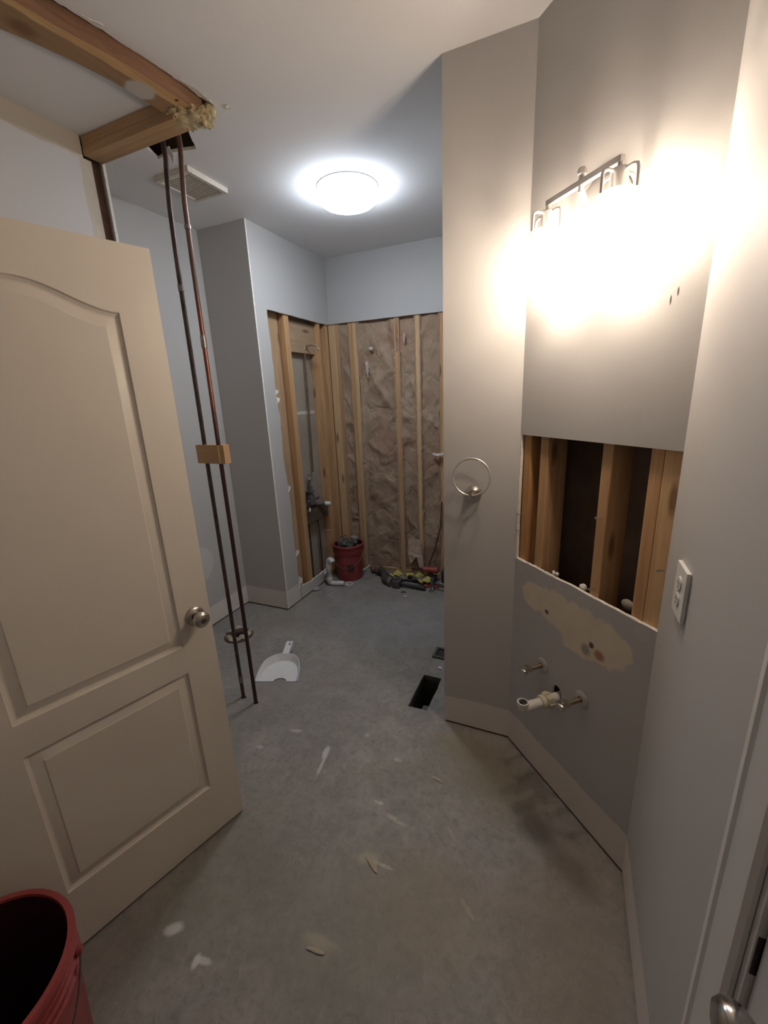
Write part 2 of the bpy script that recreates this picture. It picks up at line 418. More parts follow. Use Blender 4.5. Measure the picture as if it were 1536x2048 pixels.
b.build('torn_paper', GYP, ceiling)

# ---------------------------------------------------------------- left wall
def left_extra(t, P, c):
    k = t.blob(P, (XL, 2.10, .40), (.2, .13, .14), .05, 0, None)
    wob = t.math('MULTIPLY', t.math('SUBTRACT', t.noise(12, 3, vec=P), .5), .35)
    k = t.blob(P, (XL, 2.02, .50), (.5, .155, .13), .04, 0, wob)
    return t.mix(k, c, (.56, .545, .53))
PL = paint_mat('grey_wall_paint_left', .157, left_extra)
PB = paint_mat('grey_wall_paint', .160)
PN = paint_mat('grey_wall_paint_plain')
wall_left = slab([(-.2, GAP), (YA, GAP), (YA, H), (-.2, H)], [], ((XL, 0, 0), Y, Z, X), T, [PL, GYP, PAPER], 'wall_left')
struct(wall_left, 'grey wall at far left behind the pipes'); wall_left['category'] = 'wall'
SILL = plain('dark_sill_plate', (.10, .065, .04), .9, var=.2)
b = MB(); b.box(XL-.09, XL-.005, -.2, YA+.3, 0, .038); b.build('bottom_plate', SILL, wall_left)
wall_alcove = slab([(XL, GAP), (XS, GAP), (XS, H), (XL, H)], [], ((0, YA, 0), X, Z, -Y), T, [PB, GYP, PAPER], 'wall_column')
struct(wall_alcove, 'grey face of the column beside the shower'); wall_alcove['category'] = 'wall'
b = MB(); b.box(XL, XS-.004, YA+.005, YA+.09, 0, .038); b.build('bottom_plate', SILL, wall_alcove)

# ---------------------------------------------------------------- shower side wall (cut away to the studs)
out = [(YA+T, GAP)]
tear = [(2.652, GAP), (2.655, .10), (2.640, .20), (2.642, .31), (2.637, .55), (2.640, .80), (2.634, .93), (2.632, .97), (2.608, 1.22), (2.622, 1.52), (2.598, 1.66), (2.606, 1.86), (2.598, 2.08), (2.598, CUT)]
for i in range(len(tear)-1): out += jag(tear[i], tear[i+1], .022, .006, i*2.9)
out += [tear[-1]]
out += jag((2.598, CUT), (YB, CUT), .05, .0025, 5.5)
out += [(YB, CUT), (YB, H), (YA+T, H)]
wall_wet = slab(out, [], ((XS, 0, 0), Y, Z, X), T, [PB, GYP, PAPER], 'wall_shower')
struct(wall_wet, 'grey shower wall cut open to its studs'); wall_wet['category'] = 'wall'
XF = XS-T-.0005                  # stud faces
def stud(parent, x0, x1, y0, y1, z0=.038, z1=H-.04, mat=None, name='stud'):
    b = MB(); b.bbox(x0, x1, y0, y1, z0, z1, .0035)
    return b.build(name, mat or WOOD_Z, parent, origin=((x0+x1)/2, (y0+y1)/2, (z0+z1)/2))
stud(wall_wet, XF-.089, XF, 2.487, 2.525)
stud(wall_wet, XF-.089, XF, 2.800, 2.862, mat=WOOD_Z)
stud(wall_wet, XF-.089, XF, 3.262, 3.302)
stud(wall_wet, XF-.089, XF, 3.378, 3.432)
stud(wall_wet, XF-.0885, XF-.048, 2.640, 2.786, mat=wood_mat('flat_stud_wood', (.38, .25, .15), (.52, .37, .23), 'z'))
stud(wall_wet, XF-.095, XF-.051, 3.318, 3.358)
b = MB(); b.bbox(XF-.089, XF, YA+.02, YB, 0, .038, .002); b.build('bottom_plate', WOOD_Y, wall_wet)
b = MB(); b.bbox(XF-.089, XF-.042, 2.864, 3.260, 1.985, 2.215, .003); b.build('blocking', wood_mat('blocking_wood', (.36, .25, .16), (.52, .38, .25), 'y'), wall_wet)
b = MB(); b.bbox(XF-.089, XF-.030, 2.864, 3.260, .58, .70, .003); b.build('blocking', SILL, wall_wet)
b = MB(); b.box(XF-.101, XF-.090, YA+.02, YB, .038, H); b.build('backing_board', PAPER, wall_wet)
b = MB(); b.box(XF-.0898, XF-.0885, 2.53, 2.795, 1.500, 1.530); b.box(XF-.0898, XF-.0885, 2.87, 3.255, 1.500, 1.528); b.build('joint_tape', plain('joint_tape', (.58, .52, .46), .9), wall_wet)
# leftover strip of bare board below the cut, along the bottom
lo = [(2.660, GAP)]+[(2.90, GAP), (3.10, GAP), (3.10, .075)]+jag((3.10, .10), (2.67, .115), .02, .018, 8.8)+[(2.66, .13)]
slab(lo, [], ((XS+.001, 0, 0), Y, Z, X), T, [plain('bare_board', (.58, .54, .49), .9), GYP, PAPER], 'board_scrap', wall_wet)
b = MB()
for (y, z, dy, dz) in ((2.655, .42, .016, .03), (2.652, .16, .02, .06), (2.632, .96, .008, .03), (2.610, 1.62, .012, .03), (2.606, 1.68, .012, .02)):
    flap(b, [(XS+.001, y-dy, z-dz), (XS+.012, y+dy*.4, z-dz*.2), (XS+.016, y+dy, z+dz*.5), (XS+.002, y-dy*.5, z+dz)])
b.build('torn_paper', GYP, wall_wet)

# ---------------------------------------------------------------- back wall
out = jag((XS+.001, CUT+.003), (-.3, CUT-.003), .05, .002, 2.2)+[(-.3, CUT), (-.3, H), (XS+.001, H)]
wall_back = slab(out, [], ((0, YB, 0), X, Z, -Y), T, [PN, GYP, PAPER], 'wall_back')
struct(wall_back, 'back wall stripped to studs and brown paper-faced insulation'); wall_back['category'] = 'wall'
YF = YB+T+.0005
for (a, c, m) in ((-1.9815, -1.912, WOOD_Z2), (-1.911, -1.873, WOOD_Z), (-1.785, -1.748, WOOD_Z), (-1.746, -1.706, WOOD_Z2), (-1.366, -1.322, WOOD_Z), (-1.186, -1.146, WOOD_Z2), (-.985, -.945, WOOD_Z), (-.60, -.56, WOOD_Z)):
    stud(wall_back, a, c, YF, YF+.089, mat=m)
b = MB(); b.bbox(-2.05, -.3, YF, YF+.089, 0, .038, .002); b.build('bottom_plate', WOOD_X, wall_back)
b = MB(); b.box(-2.10, -.25, YF+.10, YF+.11, 0, H); b.build('sheathing', PAPER, wall_back)
def ridge(x, z, s, sd):
    v = noise.noise(Vector((x*s, z*s*.8, sd))); v = 1-min(1, abs(v)*3.2); return v*v
def batt(xa, xb, z0, z1, sd, over=None, name='insulation_batt'):
    """kraft-faced batt: xa, xb are functions of height giving the sheet's edges"""
    nx, nz = 34, 150; b = MB(); vs = []; fs = []
    for j in range(nz+1):
        z = z0+(z1-z0)*j/nz; l, r = xa(z), xb(z)
        for i in range(nx+1):
            u = i/nx; x = l+(r-l)*u; e = min(u, 1-u)*2; k = min(1, e*3.5)**.6
            wl = noise.noise(Vector((x*4, z*2.4, sd)))*.6+noise.noise(Vector((x*11, z*8, sd+4)))*.35
            q_ = noise.noise(Vector((x*2.5, z*1.5, sd+20)))+.45; cr = ridge(x+z*.5, z-x*.3, 3.0, sd+9)*.014+ridge(x-z*.6+3, z*1.2+1, 5.5, sd+2)*.014*max(0, q_)+ridge(x+z+8, z, 12, sd+5)*.006*max(0, q_)
            y = YF+.0015+k*(.026+wl*.030-cr*1.15)
            y = max(y, YF-.022)
            if e < .12: y = YF-.0025-.002*abs(noise.noise(Vector((x*30, z*30, 1))))
            vs.append((x, y, z))
    for j in range(nz):
        for i in range(nx): a = j*(nx+1)+i; fs.append((a, a+1, a+nx+2, a+nx+1))
    b.add(vs, fs); o = b.build(name, KRAFT, wall_back, smooth=60)
    return o
def wj(z, s, a=.006): return a*noise.noise(Vector((z*14, s, 0)))+a*.6*noise.noise(Vector((z*50, s, 5)))
batt(lambda z: -1.880+wj(z, 1), lambda z: -1.782+wj(z, 2)+(.0 if z > 1.4 else -.004), .045, CUT+.05, 1.0)
batt(lambda z: -1.712+wj(z, 3)+max(0, .02-abs(z-1.7)*.05), lambda z: (-1.330 if z > 1.97 else -1.362)+wj(z, 4, .004), .045, CUT+.05, 2.0)
batt(lambda z: (-1.342 if z > 1.97 else -1.326)+wj(z, 5, .004), lambda z: -1.183+wj(z, 6, .008), .045, CUT+.05, 3.0)
batt(lambda z: -1.150+wj(z, 7, .004), lambda z: -.982+wj(z, 8, .010), .045, CUT+.05, 4.0)
batt(lambda z: -.948+wj(z, 9, .003), lambda z: -.602+wj(z, 10), .045, CUT+.05, 5.0)
# torn paper tongues
b = MB()
def tongue(b, pts, th=.0012):
    flap(b, pts, th)
tongue(b, [(-1.635, YF-.010, 1.905), (-1.61, YF-.012, 1.915), (-1.60, YF-.018, 1.88), (-1.605, YF-.018, 1.80), (-1.612, YF-.012, 1.77), (-1.625, YF-.010, 1.83)])
tongue(b, [(-1.60, YF-.010, 2.018), (-1.565, YF-.018, 2.025), (-1.545, YF-.028, 2.01), (-1.575, YF-.020, 2.0)])
tongue(b, [(-1.28, YF-.012, 2.10), (-1.262, YF-.02, 2.11), (-1.268, YF-.02, 2.05), (-1.279, YF-.014, 2.03)])
tongue(b, [(-1.05, YF-.01, 1.137), (-1.02, YF-.05, 1.128), (-.985, YF-.06, 1.122), (-.95, YF-.03, 1.130), (-.95, YF-.02, 1.147), (-1.0, YF-.03, 1.140)])
b.build('torn_facing', plain('torn_facing', (.56, .49, .43), .9, var=.2), wall_back)
b = MB()
tongue(b, [(-1.285, YF-.012, .36), (-1.17, YF-.020, .35), (-1.13, YF-.045, .12), (-1.155, YF-.060, .07), (-1.20, YF-.05, .20), (-1.255, YF-.045, .12), (-1.285, YF-.03, .20)])
b.build('loose_facing', plain('loose_kraft', (.46, .33, .25), .85, var=.2, scale=14), wall_back)
b = MB(); b.tube([(-.965, YF-.02, .72), (-.975, YF-.03, .50), (-1.02, YF-.05, .30), (-1.07, YF-.07, .16), (-1.09, YF-.08, .05)], .005, 8); b.build('cable', DARKPL, wall_back, smooth=50)

# ---------------------------------------------------------------- pier beside the shower, vanity wall, right wall
wall_pier = slab([(P0.x, GAP), (P1.x, GAP), (P1.x, H), (P0.x, H)], [], ((0, P0.y, 0), X, Z, -Y), T, [PB, GYP, PAPER], 'wall_pier')
struct(wall_pier, 'narrow grey wall pier carrying the towel ring'); wall_pier['category'] = 'wall'
slab([(P0.y+T, GAP), (YB, GAP), (YB, H), (P0.y+T, H)], [], ((P0.x, 0, 0), Y, Z, -X), T, [PB, GYP, PAPER], 'return_board', wall_pier)
b = MB(); b.box(P0.x+.005, P1.x+.03, P0.y+.003, P0.y+.09, 0, .038); b.box(P0.x+.003, P0.x+.09, P0.y+.09, YB, 0, .038); b.build('bottom_plate', SILL, wall_pier)
NZ0, NZ1 = .9378, 1.4537
def vanity_extra(t, P, c):
    wob = t.math('MULTIPLY', t.math('SUBTRACT', t.noise(24, 5, .65, vec=P), .5), .8)
    def B3(tt, z): q = Bp(tt, 0, z); return (q.x, q.y, q.z)
    rz = math.atan2(BD.y, BD.x)
    beige = t.mix(t.noise(14, 4, vec=P), (.60, .52, .40), (.74, .66, .52))
    for tt, z, rt_, rzz in ((.13, .815, .075, .058), (.25, .815, .10, .075), (.36, .79, .11, .095), (.47, .795, .10, .085), (.54, .81, .045, .045)):
        c = t.mix(t.blob(P, B3(tt, z), (rt_, .3, rzz), .06, rz, wob), c, beige)
    for tt, z, rt_, rzz, cc in ((.205, .782, .010, .009, (.10, .08, .05)), (.427, .765, .011, .012, (.13, .10, .06)), (.462, .745, .022, .018, (.42, .21, .14)),
                                (.405, .735, .02, .02, (.33, .30, .25))):
        c = t.mix(t.blob(P, B3(tt, z), (rt_, .3, rzz), .3, rz, wob), c, cc)
    for tt, z, r in ((.045, .905, .017), (.255, .905, .017), (.365, .905, .016), (.600, .905, .024)):
        c = t.mix(t.blob(P, B3(tt, z), (r, .3, r), .08, rz, None), c, (.50, .48, .44))
    for tt, z, h in ((.558, 1.822, .011), (.575, 1.838, .010)):
        c = t.mix(t.blob(P, B3(tt, z), (.0025, .3, h), .3, rz, None), c, (.05, .045, .04))
    return c
PV = paint_mat('grey_wall_paint_vanity', .166, vanity_extra)
def frameB(o=0): q = Bp(0, o, 0); return (q, BD, Z, BN)
wall_vanity = slab([(0, NZ1), (BL, NZ1), (BL, H), (0, H)], [], frameB(), T, [PV, GYP, PAPER], 'wall_vanity')
struct(wall_vanity, 'angled grey vanity wall with its mirror opening cut out'); wall_vanity['category'] = 'wall'
drain_hole = [(.288+.027*math.cos(a*PI/8), .468+.034*math.sin(a*PI/8)) for a in range(16)]
sup_holes = [[(tt+.012*math.cos(a*PI/4), zz+.012*math.sin(a*PI/4)) for a in range(8)] for tt, zz in ((.202, .54), (.408, .532))]
top = jag((BL, NZ0), (0, NZ0), .02, .004, 4.4)+[(0, NZ0)]
lowB = slab([(0, GAP), (BL, GAP)]+top, [drain_hole]+sup_holes, frameB(), T, [PV, GYP, PAPER], 'lower_board', wall_vanity)
slab([(0, NZ0), (.006, NZ0), (.004, NZ0+.2), (.006, NZ1), (0, NZ1)], [], frameB(), T, [GYP, GYP, PAPER], 'board_edge', wall_vanity)
# framing inside the vanity wall
def bstud(t0, t1, z0=.038, z1=H-.04, o0=-T-.0005, o1=None, mat=None, name='stud'):
    o1 = o0-.089 if o1 is None else o1
    b = MB(); b.bbox(t0, t1, o1, o0, z0, z1, .003)
    q = b.build(name, mat or WOOD_Z, wall_vanity, origin=((t0+t1)/2, (o0+o1)/2, (z0+z1)/2))
    M = Matrix((BD, BN, Z)).transposed().to_4x4(); M.translation = P1
    q.matrix_world = M @ Matrix.Translation(Vector(((t0+t1)/2, (o0+o1)/2, (z0+z1)/2))); q.parent = wall_vanity
    return q
DEEP = wood_mat('stud_wood_red', (.40, .21, .09), (.60, .36, .16), 'z')
bstud(.008, .048, mat=DEEP)
bstud(.102, .144)
bstud(.385, .424)
bstud(.548, .587, mat=WOOD_Z)
bstud(.588, BL-.002, mat=WOOD_Z2, o1=-T-.039)
b = MB(); b.box(0, BL, -T-.09, -.004, 0, .036); q = b.build('bottom_plate', SILL, wall_vanity)
MBW = Matrix((BD, BN, Z)).transposed().to_4x4(); MBW.translation = P1
q.matrix_world = MBW
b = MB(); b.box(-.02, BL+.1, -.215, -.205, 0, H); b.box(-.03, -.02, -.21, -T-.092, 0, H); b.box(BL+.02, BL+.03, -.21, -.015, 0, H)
q = b.build('cavity_back', SHADECAV, wall_vanity); q.matrix_world = MBW
# torn gypsum along the sill of the opening
b = MB()
random.seed(3)
for i in range(60):
    tt = .01+BL*.975*i/60; r = .004+.005*random.random()
    if abs(tt-.37) < .03: r *= .6
    bm = bmesh.new(); bmesh.ops.create_icosphere(bm, subdivisions=1, radius=1)
    for v in bm.verts: v.co = Vector((v.co.x*r*1.8, v.co.y*(.0066), v.co.z*r*.7))*(1+.25*noise.noise(v.co*3+Vector((i, 0, 0))))
    b.bm(bm, 0, MBW @ Matrix.Translation((tt, -.0064, NZ0-.001)))
q = b.build('torn_gypsum', GYP, wall_vanity, smooth=50); q['kind'] = 'stuff'
for tt, z, s in ((.352, .946, .013), (.343, .944, .009), (.205, .942, .009), (.222, .944, .008), (.60, .946, .009)):
    b = MB(); bm = bmesh.new(); bmesh.ops.create_icosphere(bm, subdivisions=2, radius=s)
    for v in bm.verts: v.co = v.co*(1+.5*noise.noise(v.co*70+Vector((tt*50, 0, 0)))); v.co.y *= .6
    b.bm(bm, 0, MBW @ Matrix.Translation((tt, -.022, z)))
    b.build('gypsum_chunk', GYP, wall_vanity, smooth=40)
b = MB(); bm = bmesh.new(); bmesh.ops.create_icosphere(bm, subdivisions=2, radius=.024)
for v in bm.verts: v.co = Vector((v.co.x, v.co.y*.35, v.co.z*.8))
b.bm(bm, 0, MBW @ Matrix.Translation((.505, -.05, .945))); b.build('board_offcut', plain('offcut', (.33, .30, .24), .9), wall_vanity, smooth=50)
for tt, z in ((.405, 1.215), (.404, .965), (.63, 1.12), (.012, 1.13), (.012, 1.06)):
    b = MB(); b.tube([MBW @ Vector((tt, -T-.001, z)), MBW @ Vector((tt-.004, .006, z+.001))], .0016, 6); b.tube([MBW @ Vector((tt-.004, .006, z+.001)), MBW @ Vector((tt-.004, .008, z+.001))], .0042, 8)
    b.build('drywall_screw', SCREW, wall_vanity)

# right wall
DY0, DY1 = -.22, .555          # door opening
ro = [(P2.y, GAP), (P2.y, H), (-1.0, H), (-1.0, GAP), (DY0, GAP), (DY0, 2.08), (DY1, 2.08), (DY1, GAP)]
wall_right = slab(ro, [], ((XR, 0, 0), Y, Z, -X), T, [PB, GYP, PAPER], 'wall_right')
struct(wall_right, 'grey wall at right with the power outlet'); wall_right['category'] = 'wall'
b = MB(); b.box(XR+.004, XR+.10, DY1+.03, P2.y-.05, 0, .038); b.build('bottom_plate', SILL, wall_right)
slab([(XR, 0), (XR+.35, 0), (XR+.35, H), (XR, H)], [], ((0, .57, 0), X, Z, -Y), .02, [PN, GYP, PAPER], 'return_board', wall_right) if False else None

# closet wall at the far left, with the slot left by the removed wall
XC = -1.99
clo = [(.36, GAP), (1.473, GAP), (1.473, H), (.36, H)]
def closet_extra(t, P, c):
    sp = t.n('ShaderNodeSeparateXYZ'); t.l(P, sp.inputs[0])
    wob = t.math('MULTIPLY', t.math('SUBTRACT', t.noise(9, 3, vec=P), .5), .03)
    k = t.math('GREATER_THAN', t.math('ADD', sp.outputs[1], wob), 1.452)
    k2 = t.math('GREATER_THAN', t.math('ADD', sp.outputs[2], wob), 2.655)
    kk = t.math('MAXIMUM', k, k2)
    return t.mix(kk, c, (.55, .50, .42))
t_ = NT('white_closet_paint', .6, spec=.3); P_ = t_.geo(); t_.col(closet_extra(t_, P_, (.60, .585, .58))); t_.bump(t_.noise(200, 2, vec=P_), .0006, .3)
wall_closet = slab(clo, [], ((XC, 0, 0), Y, Z, X), T, [t_.m, GYP, PAPER], 'wall_closet')
struct(wall_closet, 'pale closet wall above the open door'); wall_closet['category'] = 'wall'
slab([(1.473, GAP), (1.508, GAP), (1.508, H-.08), (1.473, H-.08)], [], ((XC-.002, 0, 0), Y, Z, X), .011, [plain('bare_corner_board', (.56, .50, .41), .9, var=.1, scale=10), GYP, PAPER], 'board_strip', wall_closet)
b = MB(); b.bbox(XC-.035, XC-.024, 1.500, 1.562, .02, H-.02, .002); b.build('stud', plain('dark_stud_slot', (.085, .045, .028), .9, var=.15), wall_closet)
b = MB(); b.bbox(XC-.10, XC-.036, 1.40, 1.575, .02, H-.005, .002); b.build('stud', SILL, wall_closet)
slab([(XL, GAP), (XC-.001, GAP), (XC-.001, H), (XL, H)], [], ((0, 1.572, 0), X, Z, Y), T, [PN, GYP, PAPER], 'far_face_board', wall_closet)
b = MB(); b.box(XC-.012, XC, 1.5585, 1.572, GAP, H); b.build('board_edge', GYP, wall_closet)
# the rest of the shell behind the camera
wall_hinge = slab([(XC-.4, GAP), (-1.345, GAP), (-1.345, H), (XC-.4, H)], [], ((0, .30, 0), X, Z, Y), .11, [PN, GYP, PN], 'wall_hinge'); struct(wall_hinge, 'wall behind the open door'); wall_hinge['category'] = 'wall'
wall_rear = slab([(-1.4, GAP), (XR, GAP), (XR, H), (-1.4, H)], [], ((0, -1.0, 0), X, Z, Y), T, [PN, GYP, PAPER], 'wall_rear'); struct(wall_rear, 'wall behind the camera'); wall_rear['category'] = 'wall'
wall_entry = slab([(-1.0, GAP), (.19, GAP), (.19, H), (-1.0, H)], [], ((-1.39, 0, 0), Y, Z, X), T, [PN, GYP, PAPER], 'wall_entry'); struct(wall_entry, 'short wall left of the camera'); wall_entry['category'] = 'wall'

# ---------------------------------------------------------------- exposed top plates of the removed wall
ZB = 2.690
bl = thing('ceiling_beam', 'long raw lumber plate running along the torn ceiling edge, underside partly stained brown, side face coloured as if in shade', 'beam', (-1.42, 1.1, ZB))
rgt = [(.36, -1.520), (.70, -1.490), (.95, -1.455), (1.06, -1.438), (1.16, -1.415), (1.27, -1.391), (1.41, -1.378), (1.585, -1.372)]
lft = [(.36, -1.660), (.70, -1.635), (.95, -1.605), (1.06, -1.562), (1.16, -1.530), (1.27, -1.505), (1.41, -1.494), (1.585, -1.488)]
def plate_mat():
    t = NT('stained_shaded_plate', .75, spec=.25); P = t.geo()
    g = t.noise(1.6, 5, .6, vec=t.map((22, 1.1, 22), src=P), dist=.5)
    c = t.ramp(g, [(.3, (.50, .30, .14)), (.7, (.66, .44, .21))])
    sp = t.n('ShaderNodeSeparateXYZ'); t.l(P, sp.inputs[0])
    # glue-stained inner part of the underside, where the removed wall's board sat
    ln = t.math('ADD', t.math('MULTIPLY', sp.outputs[1], -.13), sp.outputs[0])
    wob = t.math('MULTIPLY', t.math('SUBTRACT', t.noise(9, 3, vec=P), .5), .03)
    k = t.math('LESS_THAN', t.math('ADD', ln, wob), -1.606)
    c = t.mix(k, c, t.ramp(g, [(.3, (.27, .165, .085)), (.7, (.36, .235, .125))]))
    b1 = t.blob(P, (-1.53, 1.02, ZB), (.035, .05, .2), .3, 0, t.math('MULTIPLY', t.noise(20, 2, vec=P), .5)); c = t.mix(b1, c, (.22, .12, .06))
    b2 = t.blob(P, (-1.465, 1.345, ZB), (.05, .045, .2), .15, 0, t.math('MULTIPLY', t.math('SUBTRACT', t.noise(20, 2, vec=P), .5), .6)); c = t.mix(b2, c, (.52, .48, .44))
    b3 = t.blob(P, (-1.392, 1.44, ZB), (.008, .006, .2), .3, 0, None); c = t.mix(b3, c, (.08, .04, .02))
    b4 = t.blob(P, (-1.545, 1.17, ZB), (.012, .008, .2), .3, 0, None); c = t.mix(b4, c, (.12, .06, .03))
    nrm = t.n('ShaderNodeNewGeometry').outputs['Normal']; s2 = t.n('ShaderNodeSeparateXYZ'); t.l(nrm, s2.inputs[0])
    side = t.math('GREATER_THAN', s2.outputs[0], .5)
    c = t.mix(side, c, t.ramp(g, [(.3, (.20, .105, .065)), (.7, (.30, .17, .10))]))  # room-facing side painted darker, its shade put into the colour
    t.col(c); t.bump(g, .0015, .4); return t.m
PLATE = plate_mat()
def ribbon(z0, z1, dx=0):
    b = MB(); n = len(rgt); vs = []
    for i in range(n): vs += [(rgt[i][1]-dx, rgt[i][0], z0), (lft[i][1], lft[i][0], z0), (lft[i][1], lft[i][0], z1), (rgt[i][1]-dx, rgt[i][0], z1)]
    fs = [(i*4+k, i*4+(k+1) % 4, (i+1)*4+(k+1) % 4, (i+1)*4+k) for i in range(n-1) for k in range(4)]+[(3,2,1,0), tuple((n-1)*4+k for k in range(4))]
    b.add(vs, fs); return b
ribbon(ZB, ZB+.038).build('lower_plate', PLATE, bl, origin=(-1.42, 1.1, ZB)).location = (0, 0, 0)
ribbon(ZB+.0385, H+.05, .004).build('upper_plate', PLATE, bl, origin=(-1.42, 1.1, ZB)).location = (0, 0, 0)
# yellow foam / glue smeared at the corner
b = MB(); random.seed(5)
def crag(b, c, r, sd, sub=4):
    bm = bmesh.new(); bmesh.ops.create_icosphere(bm, subdivisions=sub, radius=1)
    for v in bm.verts:
        n_ = v.co.normalized(); k = 1+.45*noise.noise(n_*2.2+Vector((sd, 0, 0)))+.22*noise.noise(n_*6+Vector((sd, 4, 0)))+.10*noise.noise(n_*15+Vector((sd, 8, 0)))
        v.co = Vector((n_.x*r[0]*k, n_.y*r[1]*k, n_.z*r[2]*(k*1.3-.3)))
    b.bm(bm, 0, Matrix.Translation(c))
crag(b, (-1.425, 1.528, ZB-.004), (.062, .056, .020), 1)
crag(b, (-1.385, 1.560, ZB+.002), (.034, .036, .026), 2)
crag(b, (-1.366, 1.575, ZB+.026), (.018, .026, .024), 3, 3)
crag(b, (-1.475, 1.530, ZB-.012), (.030, .034, .012), 4, 3)
crag(b, (-1.445, 1.478, ZB-.002), (.036, .020, .007), 5, 3)
o = b.build('foam', FOAM, bl, smooth=60, origin=(-1.42, 1.1, ZB)); o.location = (0, 0, 0)

ZB2 = 2.668
b2 = thing('ceiling_beam', 'short raw lumber plate crossing from the pale closet wall to the pipes', 'beam', (-1.73, 1.515, ZB2))
def short_plate(z0, z1, y0, y1, nm, x1):
    b = MB(); b.bbox(XC+.001, x1, y0, y1, z0, z1, .002); o = b.build(nm, WOOD_X, b2, origin=(-1.73, 1.515, ZB2)); o.location = (0, 0, 0)
WOOD_X2 = WOOD_X
short_plate(ZB2, ZB2+.034, 1.476, 1.560, 'lower_plate', -1.455)
short_plate(ZB2+.0345, H-.0005, 1.477, 1.561, 'upper_plate', -1.498)

# ---------------------------------------------------------------- copper pipes and wood block
def pipe(name, label, pts, m, fit=None, r=.0100):
    t = thing(name, label, 'pipe', pts[0])
    o0 = Vector(pts[0]); b = MB(); b.tube([Vector(p)-o0 for p in pts], r, 14); b.build('tube', m, t, smooth=60)
    if fit: 
        for z0, z1, mm in fit:
            b = MB(); q = lambda z: Vector((np.interp(z, [p[2] for p in pts], [p[0] for p in pts]), np.interp(z, [p[2] for p in pts], [p[1] for p in pts]), z))-o0
            b.tube([q(z0), q(z1)], r*1.28, 14)
            b.build('coupling', plain('tinned_fitting', (.30, .27, .25), .4, .8, var=.2), t, smooth=60)
    return t
tm = NT('pipe_copper_mixed', .4, .8); P_ = tm.geo(); sp_ = tm.n('ShaderNodeSeparateXYZ'); tm.l(P_, sp_.inputs[0])
f_ = tm.ramp(tm.math('DIVIDE', tm.math('ADD', sp_.outputs[2], tm.math('MULTIPLY', tm.noise(8, 3, vec=P_), .3)), 3.0), [(.0, (.09, .05, .045)), (.54, (.10, .055, .05)), (.60, (.27, .115, .08)), (.72, (.24, .10, .07)), (.745, (.16, .11, .09)), (.9, (.20, .125, .10))])
tm.col(f_)
pipe('copper_pipe', 'left dark copper riser pipe from floor to ceiling plate', [(-1.603, 1.525, .003), (-1.603, 1.525, .6), (-1.604, 1.525, 1.3), (-1.601, 1.524, 1.9), (-1.598, 1.522, 2.2), (-1.600, 1.530, 2.42), (-1.606, 1.546, 2.54), (-1.618, 1.566, 2.61), (-1.634, 1.580, 2.68), (-1.640, 1.586, 2.745)], COPPER_OLD, [(.10, .14, 0), (2.10, 2.125, 0)])
pipe('copper_pipe', 'right copper riser pipe with a reddish bare middle length', [(-1.505, 1.514, .003), (-1.505, 1.514, .6), (-1.506, 1.514, 1.3), (-1.503, 1.513, 1.9), (-1.501, 1.512, 2.2), (-1.505, 1.520, 2.42), (-1.517, 1.545, 2.56), (-1.535, 1.572, 2.64), (-1.545, 1.580, 2.70), (-1.55, 1.588, 2.745)], tm.m, [(1.86, 1.91, 0), (2.32, 2.335, 0)])
blk = slab([(-.086, -.019), (.086, -.019), (.086, .019), (-.086, .019)],
           [[(-.047+.0122*math.cos(a*PI/8), .0+.0122*math.sin(a*PI/8)) for a in range(16)], [(.051+.0122*math.cos(a*PI/8), -.011+.0122*math.sin(a*PI/8)) for a in range(16)]],
           ((-.0, 0, .045), X, Y, Z), .088, [WOOD_X]*3, 'wood_block')
blk.location = (-1.557, 1.525, 1.388)
tag(blk, 'short wooden block threaded onto the two copper pipes', 'block')

# ---------------------------------------------------------------- the open door
DP = Vector((-1.1238, .9782, 0)); DA = math.radians(16.69)
DD = Vector((-math.sin(DA), -math.cos(DA), 0)); DN = Vector((-DD.y, DD.x, 0))
if DN.dot(-DP) < 0: DN = -DN
DW, DH, DT = .71, 2.04, .035
door = sroot('door_1', 'cream two-panel arched-top interior door standing open', 'door'); door.location = DP+Vector((0, 0, .01))
MD = Matrix((DD, DN, Z)).transposed().to_4x4()     # local: x from latch edge to hinge, y out of the seen face, z up
if MD.determinant() < 0: MD = Matrix((DD, -DN, Z)).transposed().to_4x4()
DSIGN = 1 if (MD.to_3x3() @ Vector((0, 1, 0))).dot(DN) > 0 else -1
door.matrix_world = Matrix.Translation(DP+Vector((0, 0, .01))) @ MD
U0, U1 = .110, .562
def ztop(u):   # arch of the upper panel
    s = (u-U0)/(U1-U0); s = min(max(s, 0), 1); k = math.sin(PI*s); return 1.862+.060*(k**2)
def outline(ins, lower):
    pts = []; N = 24
    zb = (.212 if lower else .815)+ins
    for i in range(N+1): pts.append((U0+ins+(U1-U0-2*ins)*i/N, zb))
    if lower:
        for i in range(N, -1, -1): pts.append((U0+ins+(U1-U0-2*ins)*i/N, .715-ins))
    else:
        for i in range(N, -1, -1):
            u = U0+ins+(U1-U0-2*ins)*i/N; uo = U0+(U1-U0)*i/N; pts.append((u, ztop(uo)-ins))
    return pts
